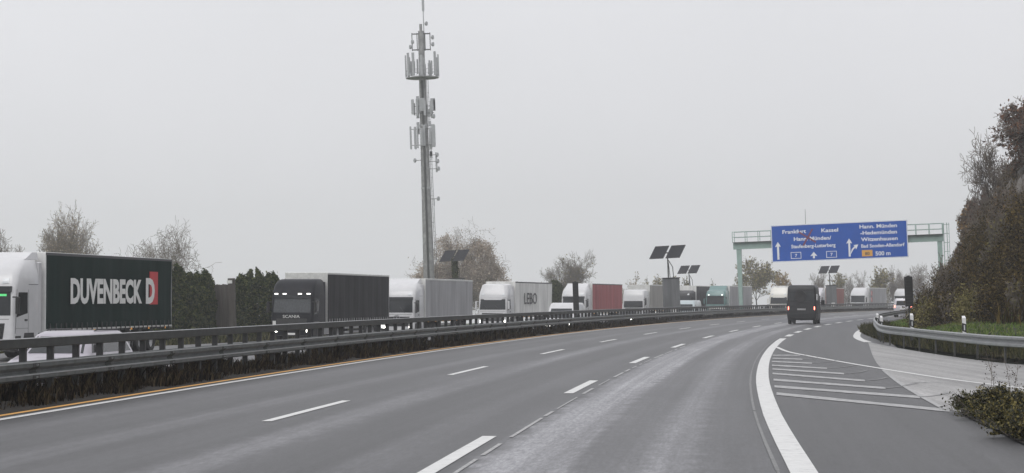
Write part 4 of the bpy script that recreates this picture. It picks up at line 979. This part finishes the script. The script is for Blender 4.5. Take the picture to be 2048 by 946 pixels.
for x, y0_, y1_, wd in ((-1.45, 198, 228, .38), (-.15, 196, 222, .75), (1.35, 197, 222, .65), (1.55, 199, 222, .3)): panel_ant(x, -.75, mh(y1_), mh(y0_), wd, .22)
bracket([(-1.6, -.6, mh(212)), (1.5, -.6, mh(212))]); bracket([(-1.6, -.6, mh(226)), (1.5, -.6, mh(226))])
dish(1.2, -.5, mh(233), .32, 1)
for x, y0_, y1_, wd in ((-1.85, 252, 298, .26), (-1.25, 254, 297, .3), (-.9, 252, 296, .22), (.0, 250, 292, .35), (1.25, 249, 295, .5)): panel_ant(x, -.85, mh(y1_), mh(y0_), wd, .2)
bracket([(-1.9, -.7, mh(258)), (1.4, -.7, mh(258))]); bracket([(-1.9, -.7, mh(290)), (1.4, -.7, mh(290))])
for x, py, d in ((-1.2, 320, -1), (1.5, 310, 1), (1.55, 323, 1), (1.6, 338, 1), (1.45, 398, 1)): dish(x, -.3, mh(py), .3, d); bracket([(0, -.3, mh(py)), (x, -.3, mh(py))])
panel_ant(1.55, -.2, mh(345), mh(305), .25, .2)
gm = np.random.default_rng(3)
for k in range(16):
    a = 2 * math.pi * k / 16 + .2; q = gm.uniform(1.2, 2.0); panel_ant(q * math.cos(a), q * math.sin(a), mh(152 - gm.uniform(0, 8)), mh(gm.uniform(108, 130)), gm.uniform(.16, .34), .16, a + math.pi / 2)
for k in range(7):
    a = 2 * math.pi * k / 7 + .4; panel_ant(1.25 * math.cos(a), 1.25 * math.sin(a), mh(gm.uniform(222, 236)), mh(gm.uniform(196, 206)), gm.uniform(.2, .4), .2, a + math.pi / 2)
    panel_ant(1.4 * math.cos(a + .5), 1.4 * math.sin(a + .5), mh(gm.uniform(288, 298)), mh(gm.uniform(250, 262)), gm.uniform(.18, .34), .2, a + math.pi / 2)
for k in range(10):
    zc = mh(gm.uniform(165, 345)); MB().cbox(-.2, .2, -.15, .15, zc, zc + gm.uniform(.5, 1.1), .02).build('radio_unit', 'antenna', mast).location = (gm.choice([-1, 1]) * (rad(zc) + .25), -.35, 0)
for k in range(5): xx = .1 * k - .25; MB().tube([(xx * .6, -rad(1) - .03, 1), (xx * .6, -rad(mh(160)) - .05, mh(160))], .03, 5).build('feeder_cable', 'darksteel', mast)
bracket([(1.1, -.2, mh(412)), (1.1, -.2, mh(398))], .03)

# ------------------------------------------------------------------ trees and plants
def tubes_np(segs):
    """segs: list of (p0, p1, r0, r1) -> three-sided tapered twigs"""
    A = np.array([s[0] for s in segs], float); B = np.array([s[1] for s in segs], float); R0 = np.array([s[2] for s in segs]); R1 = np.array([s[3] for s in segs])
    D = B - A; D /= np.maximum(np.linalg.norm(D, axis=1, keepdims=True), 1e-6)
    ref = np.where(np.abs(D[:, 2:3]) < .9, np.array([[0, 0, 1.0]]), np.array([[1.0, 0, 0]])); U = np.cross(D, ref); U /= np.linalg.norm(U, axis=1, keepdims=True); V = np.cross(D, U)
    n = len(segs); vs = np.zeros((n, 6, 3))
    for k in range(3):
        t = 2 * math.pi * k / 3; e = U * math.cos(t) + V * math.sin(t); vs[:, k] = A + e * R0[:, None]; vs[:, 3 + k] = B + e * R1[:, None]
    base = np.arange(n)[:, None] * 6
    fs = np.concatenate([base + np.array([[k, (k + 1) % 3, 3 + (k + 1) % 3, 3 + k]]) for k in range(3)])
    return vs.reshape(-1, 3), fs
def leaves_np(C, size, g, flat=0.0):
    n = len(C); U = g.normal(size=(n, 3)); U /= np.linalg.norm(U, axis=1, keepdims=True); W = g.normal(size=(n, 3)); V = np.cross(U, W); V /= np.linalg.norm(V, axis=1, keepdims=True)
    sz = size * g.uniform(.6, 1.3, (n, 1)); U = U * sz; V = V * sz * .6
    vs = np.stack([C - U, C - V * .9 - U * .1, C + U, C + V * .9 + U * .1], 1).reshape(-1, 3)
    return vs, np.arange(n * 4).reshape(n, 4)
def tree_mesh(seed, H, Rr, levels=4, stems=1, trunk=.25, up=.35, nleaf=0, leaf=.14, r0=.16, twigs=True, kids=(5, 5, 5, 4), lean=.9, fill=None):
    g = np.random.default_rng(seed); big = []; fine = []; tips = []
    def grow(p, d, L, r, lev):
        n = 4 if lev < 2 else 3; q = p
        for i in range(n):
            d = d + g.normal(size=3) * (.10 + .05 * lev); d[2] += up * .12 * (1 if lev else .2); d /= np.linalg.norm(d)
            e = q + d * L / n; ra, rb = r * (1 - .7 * i / n), r * (1 - .7 * (i + 1) / n)
            (big if lev <= 1 else fine).append((q, e, max(ra, .016), max(rb, .013)))
            if lev < levels and (lev > 0 or i >= int(trunk * n)):
                for _ in range(max(1, int(kids[min(lev, 3)] / 2))):
                    ax = g.normal(size=3); ax -= d * ax.dot(d); ax /= np.linalg.norm(ax)
                    c = d * g.uniform(.35, .9) + ax * lean * g.uniform(.6, 1.1); c[2] += up * .3; c /= np.linalg.norm(c)
                    grow(e, c, L * g.uniform(.45, .68), rb * .62, lev + 1)
            if lev >= levels - 1: tips.append(e)
            q = e
    for k in range(stems):
        d = np.array([0, 0, 1.0]) + (g.normal(size=3) * .35 if stems > 1 else g.normal(size=3) * .05); d /= np.linalg.norm(d)
        grow(np.array([0, 0, -.2]) + (g.normal(size=3) * [.3, .3, 0] if stems > 1 else 0), d, H * .55, r0, 0)
    allp = np.array([s[1] for s in big + fine]); zmax = np.percentile(allp[:, 2], 99.5); rmax = np.percentile(np.abs(allp[:, :2]), 98)
    sx, sz = Rr / rmax, H / zmax; S = np.array([sx, sx, sz])
    f = lambda L: [(a * S, b * S, r, q) for a, b, r, q in L]
    T = tubes_np(f(big)); K = tubes_np(f(fine)) if fine else None; tips = np.array(tips) * S; LV = None
    if nleaf:
        C = tips[g.integers(0, len(tips), nleaf)] + g.normal(size=(nleaf, 3)) * (Rr * .07)
        if fill:      # leaf clumps hung round many small centres inside the crown's lobes
            cs = []
            while len(cs) < 800:
                q = g.normal(size=3); q /= np.linalg.norm(q); q *= g.uniform(.35, 1) ** .5; lb = fill[g.integers(0, len(fill))]
                cs.append(((lb[0] + q[0] * lb[2]) * Rr, q[1] * lb[2] * Rr, (lb[1] + q[2] * lb[3]) * H))
            cs = np.array(cs); C2 = cs[g.integers(0, len(cs), nleaf)] + g.normal(size=(nleaf, 3)) * .33; C = np.concatenate([C[:nleaf // 5], C2])
        LV = leaves_np(C, leaf, g)
    return T, K, LV
def plant_tree(px, Y, top, wpx, label, leafmat=None, seed=1, nleaf=2500, leaf=.13, group=None, name='tree', base=None, xo=None, **kw):
    p = at(px, top, Y); b = ground_h(p.x, Y) if base is None else base; H = p.z - b; Rr = wpx / 2 / (F / Y)
    t = thing(name, label, 'tree', (p.x, Y, b), 0, group, level=True)
    T, K, LV = tree_mesh(seed, H, Rr, nleaf=nleaf if leafmat else 0, leaf=leaf, **kw)
    link('trunk', npmesh('trunk', *T), 'bark', t)
    if LV is not None:
        if K is not None: c = link('branches', npmesh('branches', *K), 'twig', t)
        link('crown', npmesh('crown', *LV), leafmat, t)
    else: link('crown', npmesh('crown', *K), 'twig', t)
    return t
GB = 'autumn trees beyond the oncoming carriageway'
plant_tree(30, 205, 458, 105, 'bare tree at the left edge, above the white lorry cab', None, 11, group=GB, levels=4, r0=.14)
plant_tree(142, 215, 433, 150, 'bushy beige-leaved tree above the green trailer', 'leaf_beige', 12, 9000, .085, GB, stems=4, trunk=0, up=.6, lean=.6)
plant_tree(352, 195, 461, 215, 'wide bare tree between the green trailer and the conifer hedge', None, 77, group=GB, levels=4, stems=3, trunk=.0, r0=.12, lean=1.25, up=.12, kids=(5, 5, 4, 3))
plant_tree(922, 292, 466, 196, 'big brown-leaved tree behind the telecom mast', 'leaf_brown', 14, 42000, .12, GB, stems=3, trunk=0, lean=1.2, r0=.25, up=.2, fill=[(-.15, .66, .42, .32), (.45, .62, .32, .30), (-.62, .45, .36, .26), (.72, .40, .26, .24), (.0, .4, .6, .28)])
plant_tree(1150, 300, 512, 92, 'bare tree with a little yellow foliage above the red trailer', 'leaf_olive', 15, 900, .15, GB, stems=3, trunk=0, up=.7, lean=.6)
plant_tree(1268, 380, 552, 46, 'small pale far tree right of the red trailer', 'leaf_beige', 16, 900, .2, GB, stems=2, trunk=0, up=.6, levels=3)
plant_tree(1322, 330, 553, 52, 'small yellowish tree left of the nearest solar cabinet', 'leaf_olive', 17, 1200, .18, GB, stems=2, trunk=0, up=.6, levels=3)
plant_tree(1366, 340, 556, 44, 'small yellowish tree between the two solar cabinets', 'leaf_olive', 18, 1100, .18, GB, stems=2, trunk=0, levels=3)
plant_tree(1516, 330, 518, 66, 'tall pointed olive tree right of the left gantry post', 'leaf_olive', 19, 2600, .2, GB, up=.8, lean=.45, levels=4)
plant_tree(1480, 345, 556, 40, 'low yellowish tree beside the left gantry post', 'leaf_olive', 32, 1100, .2, GB, stems=2, trunk=0, levels=3)
plant_tree(1571, 340, 549, 66, 'rounded golden tree below the left part of the sign', 'leaf_gold', 20, 3200, .2, GB, stems=2, trunk=0, levels=3)
plant_tree(1638, 380, 543, 56, 'bare grey tree left of the station below the sign', None, 21, group=GB, stems=2, trunk=0, levels=4)
plant_tree(1678, 390, 548, 34, 'slim pointed conifer-like tree right of the station below the sign', 'leaf_olive', 22, 1500, .2, GB, up=.9, lean=.4, levels=3)
plant_tree(1712, 400, 547, 56, 'bare tree above the white lorry with speed stickers', None, 23, group=GB, stems=2, trunk=0, levels=4)
plant_tree(1748, 350, 539, 60, 'olive-leaved tree below the right end of the sign', 'leaf_olive', 24, 2600, .2, GB, stems=3, trunk=0, up=.6, levels=3)
plant_tree(1792, 380, 541, 56, 'bare grey tree left of the narrow black roadside panel', None, 25, group=GB, stems=3, trunk=0, levels=4)
plant_tree(1846, 360, 534, 76, 'bare grey tree right of the narrow black roadside panel', None, 26, group=GB, stems=3, trunk=0, levels=4)
plant_tree(1432, 400, 566, 30, 'small dark far bush left of the teal lorry', 'conifer', 31, 900, .25, GB, stems=2, trunk=0, levels=3)

# conifer hedge behind the lorries
def conifer(px, Y, top, wpx, label, seed):
    g = np.random.default_rng(seed); p = at(px, top, Y); b = ground_h(p.x, Y); H = p.z - b; Rr = wpx / 2 / (F / Y)
    t = thing('conifer', label, 'conifer', (p.x, Y, b), 0, 'conifers in the hedge behind the lorries', level=True)
    n = 15000; z = g.uniform(.02, 1, n); a = g.uniform(0, 2 * math.pi, n)
    prof = np.interp(z, [0, .15, .6, .85, .95, 1], [1, 1.05, 1.0, .86, .62, .25]) * (1 + .16 * np.sin(3 * a + seed) * np.sin(z * 9 + seed) + .14 * np.sin(z * 17 + a * 2 + seed) + .12 * np.sin(z * 37 + 5 * a) + g.normal(size=n) * .07)
    rr = Rr * prof * np.sqrt(g.uniform(.45, 1, n)); lm = np.sin(a * 2 + seed * 1.7) * .12; C = np.c_[rr * np.cos(a), rr * np.sin(a), np.minimum(z, .97 + lm) * H + g.normal(size=n) * .09]
    vs, fs = leaves_np(C, .09, g); link('foliage', npmesh('foliage', vs, fs), 'conifer', t)
    MB().tube([(0, 0, -.1), (0, 0, H * .5), (0, 0, H * .9)], [.12, .09, .02], 7).build('trunk', 'bark', t)
for i, (px, Y, top, wpx, lb) in enumerate([
    (300, 122, 536, 58, 'conifer mostly hidden behind the rear of the green trailer'), (352, 123, 531, 52, 'tall conifer beside the rear of the green trailer'),
    (392, 124, 547, 46, 'conifer second from the green trailer'), (415, 126, 545, 34, 'narrow conifer just left of the timber noise wall'),
    (487, 130, 552, 38, 'conifer just right of the timber noise wall'), (513, 131, 541, 46, 'tallest conifer between the timber wall and the black lorry'),
    (548, 133, 548, 44, 'conifer behind the left corner of the black lorry cab'), (585, 135, 556, 46, 'conifer hidden behind the black lorry cab'),
    (1112, 218, 563, 34, 'dark conifer between the LEBO trailer and the white van')]): conifer(px, Y, top, wpx, lb, 40 + i)
# timber noise wall
Yw = 127.0; p0, p1 = at(424, 569, Yw), at(466, 569, Yw + 1); bzw = ground_h(p0.x, Yw)
nw = thing('noise_wall', 'dark timber noise wall panel with a capped post between the conifers', 'wall', (p0.x, Yw, bzw), -.12, level=True)
hw_ = p0.z - bzw; ww = p1.x - p0.x
for k in range(9):
    x = ww * k / 9; MB().box(x + .008, x + ww / 9 - .008, -.03 - .008 * (k % 2), .03, .1, hw_ - .02 * (k % 3)).build('board', 'timber', nw)
MB().box(0, ww, .032, .08, hw_ * .3, hw_ * .36).box(0, ww, .032, .08, hw_ * .8, hw_ * .86).build('rail', 'timber', nw)
MB().cbox(ww, ww + .42, -.15, .15, 0, hw_ + .35, .02).build('post', 'timber', nw); MB().cbox(ww - .03, ww + .3, -.2, -.153, hw_ + .02, hw_ + .22, .005).build('plate', 'lightc', nw)

# trees and shrubs on the hillside
GH = 'trees on the hillside'
def hill_tree(px, s_Y, top, wpx, label, leafmat, seed, n=2500, leaf=.1, **kw):
    x = (px - 1024) / F * s_Y; b = ground_h(x, s_Y) - .1
    plant_tree(px, s_Y, top, wpx, label, leafmat, seed, n, leaf, GH, base=b, **kw)
hill_tree(2062, 112, 205, 130, 'rust-leaved tree at the top right edge of the photo', 'leaf_rust', 51, 5200, .09, stems=2, trunk=0)
hill_tree(1990, 122, 274, 96, 'bare twiggy tree leaning out from the hilltop', None, 52, stems=3, trunk=0, levels=3, lean=1.1, r0=.05, kids=(5, 5, 5, 2))
hill_tree(1966, 135, 372, 50, 'half-bare brown tree below the leaning bare tree', 'leaf_rust', 53, 1300, .08, stems=3, trunk=0, levels=3)
hill_tree(1942, 148, 405, 58, 'orange-brown tree at the left end of the hilltop', 'leaf_orange', 54, 4200, .12, stems=3, trunk=0)
hill_tree(1926, 150, 490, 36, 'low orange-brown tree right of the gantry ladder', 'leaf_orange', 55, 2600, .12, stems=3, trunk=0)
hill_tree(2046, 118, 335, 56, 'dense dark tree below the rust-leaved tree', 'scrub', 56, 5200, .10, stems=3, trunk=0)
hill_tree(2016, 125, 400, 64, 'dark scrubby tree on the upper slope', 'scrub', 57, 5200, .10, stems=3, trunk=0)
hill_tree(1990, 138, 462, 50, 'dark scrubby tree right of the orange-brown tree', 'scrub', 58, 5200, .10, stems=3, trunk=0)

for q, (px_, Yb, tp, wp, lm, lb) in enumerate([
    (1850, 99, 600, 38, 'scrub', 'low brown bush just right of the narrow black panel'), (1866, 98, 577, 56, 'scrub', 'olive-brown bush below the gantry ladder'),
    (1888, 100, 552, 58, 'scrub', 'taller brown bush at the left foot of the hillside'), (1908, 104, 524, 60, 'scrub', 'tall brown bush climbing the left flank of the hillside'),
    (1866, 96, 612, 44, 'leaf_olive', 'low ochre bush on the grass right of the narrow black panel'), (1905, 94, 588, 64, 'scrub', 'broad brown bush behind the grass bank'),
    (1955, 90, 582, 72, 'leaf_olive', 'ochre bush behind the nearest delineator post'), (2008, 84, 588, 80, 'scrub', 'brown bush at the right end of the grass bank')]):
    bb = plant_tree(px_, Yb, tp, wp, lb, lm, 400 + q, 7000, .05, 'bushes along the foot of the hillside', 'bush', stems=4, trunk=0, up=.5, levels=3, r0=.03,
                    fill=[(0, .45, .75, .42), (-.45, .35, .5, .3), (.45, .35, .5, .3)]); bb['category'] = 'bush'
gs = np.random.default_rng(88); ORD = ['leftmost', 'second from the left', 'third from the left', 'fourth from the left', 'fifth from the left']
for k, (lm, lb, n_) in enumerate([('leaf_olive', 'olive-brown shrub on the lower hillside', 5), ('leaf_orange', 'orange-brown shrub on the hillside', 4), (None, 'leafless twiggy shrub on the hillside', 5), ('leaf_rust', 'rusty brown shrub on the hillside', 3)]):
    spots = []
    while len(spots) < n_:
        s_ = gs.uniform(66, 150); d_ = gs.uniform(.2, 2.2) if k == 0 else gs.uniform(.8, 6.0); x, y = Cx(s_, foot(s_) + d_); px_ = pix(x, y, 2)[0]
        if 1850 < px_ < 2040 and all(abs(px_ - q[0]) > 14 for q in spots): spots.append((px_, s_, d_, x, y))
    for q, (px_, s_, d_, x, y) in enumerate(sorted(spots)):
        hh = gs.uniform(1.2, 2.2)
        t = thing('shrub', lb + ', ' + ORD[q], 'shrub', (x, y, hill_h(s_, foot(s_) + d_) - .1), 0, 'shrubs on the hillside', level=True)
        T, K, LV = tree_mesh(300 + k * 20 + q, hh, hh * .55, levels=3, stems=4, trunk=0, up=.5, nleaf=900 if lm else 0, leaf=.06, r0=.03, lean=.9)
        link('stems', npmesh('stems', *T), 'twig', t); link('twigs', npmesh('twigs', *K), 'twig', t)
        if LV is not None: link('foliage', npmesh('foliage', *LV), lm, t)
def scatter(name, m, n, fn, size, twig=0, label=None):
    g = np.random.default_rng(abs(hash(name)) % 1000 if False else len(name) * 7 + n % 97)
    C = fn(g, n); vs, fs = leaves_np(C, size, g); o = link(name, npmesh(name, vs, fs), m); struct(o, 'stuff'); return o
# scrub covering the slope: clumps of small leaves
def clumps(g, n, per, sfun, rad, hh):
    out_ = []
    k = n // per
    for _ in range(k):
        s, d = sfun(g); o = foot(s) + d; x, y = Cx(s, o); z = hill_h(s, o); r = rad * g.uniform(.6, 1.4); h = hh * g.uniform(.5, 1.5)
        u = g.normal(size=(per, 3)); u /= np.linalg.norm(u, axis=1, keepdims=True); u *= np.cbrt(g.uniform(.15, 1, (per, 1)))
        out_.append(np.c_[x + u[:, 0] * r, y + u[:, 1] * r, z + h * .45 + u[:, 2] * h * .6])
    return np.concatenate(out_)
def slope_d(g, k):
    while True:
        d = abs(g.normal()) * k + .25
        if not 2.9 < d < 4.3 or g.random() < .1: return d
scatter('hill_scrub', 'scrub', 210000, lambda g, n: clumps(g, n, 260, lambda g: (g.uniform(58, 215), slope_d(g, 1.7)), .75, 1.25), .055)
scatter('upper_hill_scrub', 'palescrub', 70000, lambda g, n: clumps(g, n, 110, lambda g: (g.uniform(80, 215), g.uniform(4.2, 7.5)), .6, .8), .055)
def blades(name, m, P, hmin, hmax, wd, seed, lean=.35, tri=True):
    """P (n,3) base points -> upright blades"""
    g = np.random.default_rng(seed); n = len(P); h = g.uniform(hmin, hmax, n); q_ = P[:, 0] * .6 + P[:, 1]; h *= np.clip(1 + .35 * np.sin(q_ * .9 + seed) + .3 * np.sin(q_ * 2.3 + seed * 2) + .25 * np.sin(q_ * .23), .55, 1.15); a = g.uniform(0, 2 * math.pi, n); w_ = wd * g.uniform(.6, 1.4, n)
    dx = np.c_[np.cos(a), np.sin(a), np.zeros(n)] * w_[:, None]; ln = g.normal(size=(n, 2)) * lean * h[:, None]
    mid = P + np.c_[ln * .35, h * .6]; top = P + np.c_[ln, h]
    vs = np.stack([P - dx, P + dx, mid + dx * .7, top, mid - dx * .7], 1).reshape(-1, 3)
    return struct(link(name, npmesh(name, vs, np.arange(n * 5).reshape(n, 5)), m), 'stuff')
def bank_pts(g, n, s0, s1, d0, d1, pw=1.0):
    out_ = np.zeros((n, 3))
    for i in range(n):
        s = s0 + (s1 - s0) * g.random() ** pw; d = g.uniform(d0, d1); o = foot(s) + d; x, y = Cx(s, o); out_[i] = (x, y, hill_h(s, o) - .02)
    return out_
g = np.random.default_rng(5)
blades('bank_grass', 'grass', bank_pts(g, 46000, 44, 140, -4.0, .9), .05, .15, .016, 3)
blades('verge_weeds', 'vergeweeds', bank_pts(g, 16000, 44, 125, -4.75, -3.3), .12, .5, .016, 4)
blades('hill_brush', 'brush', np.concatenate([bank_pts(g, 24000, 58, 210, .2, 3.0), bank_pts(g, 3000, 58, 210, 3.0, 4.3), bank_pts(g, 12000, 70, 210, 4.3, 8)]), .3, 1.0, .013, 16, lean=.5)
blades('hill_foot_weeds', 'scrub', bank_pts(g, 9000, 48, 150, -.4, 1.6), .3, 1.0, .02, 6)
def left_pts(g, n, s0, s1, o0, o1):
    out_ = np.zeros((n, 3))
    for i in range(n): s = g.uniform(s0, s1); o = g.uniform(o0, o1); x, y = Cx(s, o); out_[i] = (x, y, .02)
    return out_
blades('median_weeds', 'weeds', np.concatenate([left_pts(g, 34000, 18, 110, -12.2, -11.62), left_pts(g, 18000, 110, 330, -12.2, -11.6)]), .22, .44, .022, 8, lean=.22)
blades('median_edge_weeds', 'weeds', left_pts(g, 22000, 18, 150, -11.65, -11.24), .06, .34, .013, 18, lean=.25)
blades('oncoming_verge_grass', 'vergeweeds', np.c_[left_pts(g, 9000, 60, 160, -34, -31)[:, :2], np.full(9000, -.8)], .2, .7, .03, 9)
# island weeds and the bush in the lower right corner
def isl_pts(g, n, r):
    out_ = []
    P = np.array(isl.v)
    while len(out_) < n:
        p = P[g.integers(0, len(P))]
        if 18 < p[1] < 34.5 and p[0] < 12: out_.append((p[0] + g.normal() * r, p[1] + g.normal() * r * 1.5, .05))
    Q = np.array(out_)
    return Q
Q = isl_pts(g, 9000, .28)
keep = [i for i in range(len(Q)) if Q[i, 0] > np.interp(Q[i, 1], [6, 14, 20, 24.5, 27, 29.3, 31.4], [5.4, 5.6, 6.1, 6.35, 6.6, 6.85, 7.1]) + .02 and Q[i, 1] < 33.6]
blades('island_weeds', 'vergeweeds', Q[keep], .05, .28, .008, 12)
def bush(px, py, label, H, Rr, seed, n, leafm='bushleaf', leaf=.021):
    x, y = gpt(px, py); g = np.random.default_rng(seed)
    t = thing('bush', label, 'bush', (x, y, .05), 0, 'bushes on the traffic island', level=True)
    segs = []; tips = []
    for k in range(34):
        p = np.array([0, 0, 0.0]) + g.normal(size=3) * [.12, .12, 0]; d = np.array([g.normal() * .75, g.normal() * .75, 1.0]); d /= np.linalg.norm(d); L = H * g.uniform(.6, 1.15)
        for i in range(6):
            d = d + g.normal(size=3) * .16; d /= np.linalg.norm(d); e = p + d * L / 6 * np.array([Rr / H * 1.2, Rr / H * 1.2, 1]); segs.append((p, e, .006, .004)); p = e
            if i > 0: tips.append(e)
            if i > 1:
                e2 = e + g.normal(size=3) * [.10, .10, .06]; segs.append((e, e2, .003, .002)); tips.append(e2)
    link('stems', npmesh('stems', *tubes_np(segs)), 'twig', t)
    tips = np.array(tips); C = tips[g.integers(0, len(tips), n)] + g.normal(size=(n, 3)) * .035; C[:, 2] = np.maximum(C[:, 2], .02)
    link('foliage', npmesh('foliage', *leaves_np(C, leaf, g)), leafm, t)
bush(1996, 844, 'tallest yellow-green bush on the island at the lower right', .46, .32, 61, 8000)
bush(2048, 874, 'broad olive bush at the right edge of the island', .50, .40, 62, 10000)
bush(2094, 884, 'bush cut by the right edge of the photo', .50, .42, 65, 8000)
bush(1938, 826, 'small dark bush at the tip of the island', .26, .16, 63, 1500, 'vergeweeds')
bush(1962, 838, 'low brownish bush between the dark tip bush and the tallest bush', .24, .24, 64, 1500, 'vergeweeds')
for px, py, hh, sd_ in ((1984, 838, .95, 71), (1999, 840, 1.0, 72), (2026, 846, .98, 73), (2031, 850, .85, 74)):
    x, y = gpt(px, py); g2 = np.random.default_rng(sd_); t = thing('weed_stalk', {71: 'thin dry weed stalk, leftmost above the bush', 72: 'tall thin dry weed stalk beside the leftmost stalk', 73: 'dry seeded weed stalk above the right-hand bush', 74: 'shorter dry weed stalk, rightmost above the bush'}[sd_], 'weed', (x, y, .05), 0, 'dry weed stalks on the island', level=True)
    segs = []; p = np.zeros(3); d = np.array([g2.normal() * .1, 0, 1.0]); tips = []
    for i in range(9):
        d = d + g2.normal(size=3) * .06; d /= np.linalg.norm(d); e = p + d * hh / 9; segs.append((p, e, .004, .003)); p = e
        if i > 3:
            for _ in range(3): e2 = e + g2.normal(size=3) * [.06, .06, .03] + [0, 0, .03]; segs.append((e, e2, .002, .0015)); tips.append(e2)
    link('stem', npmesh('stem', *tubes_np(segs)), 'twig', t); tips = np.array(tips)
    link('seed_heads', npmesh('seed_heads', *leaves_np(tips[g2.integers(0, len(tips), 60)] + g2.normal(size=(60, 3)) * .02, .012, g2)), 'weeds', t)['kind'] = 'stuff'
# ivy on the station mast
g = np.random.default_rng(33); n = 2600; zz = g.uniform(0, 2.1, n) + hs_ - .2; a = g.uniform(0, 6.28, n); rr = .34 * np.sqrt(g.uniform(0, 1, n))
link('ivy', npmesh('ivy', *leaves_np(np.c_[rr * np.cos(a) - .2, rr * np.sin(a), zz], .06, g)), 'conifer', ts_)

# ------------------------------------------------------------------ level the world: the road frame is banked
for o in list(sc.objects):
    if o.parent is None and o not in (cam, sun): o.matrix_basis = R_BANK @ o.matrix_basis

# ------------------------------------------------------------------ sleety air
hz_ = MB().box(-1500, 1100, -320, 1750, -75, 75).build('haze', None)
hm = bpy.data.materials.new('sleety_air'); hm.use_nodes = True; hn = hm.node_tree; hn.nodes.clear()
ho = hn.nodes.new('ShaderNodeOutputMaterial'); pv = hn.nodes.new('ShaderNodeVolumePrincipled')
pv.inputs['Color'].default_value = (.97, .975, .985, 1); pv.inputs['Density'].default_value = .00062; pv.inputs['Anisotropy'].default_value = .35
hn.links.new(pv.outputs[0], ho.inputs['Volume']); hz_.data.materials.append(hm); struct(hz_, 'stuff')
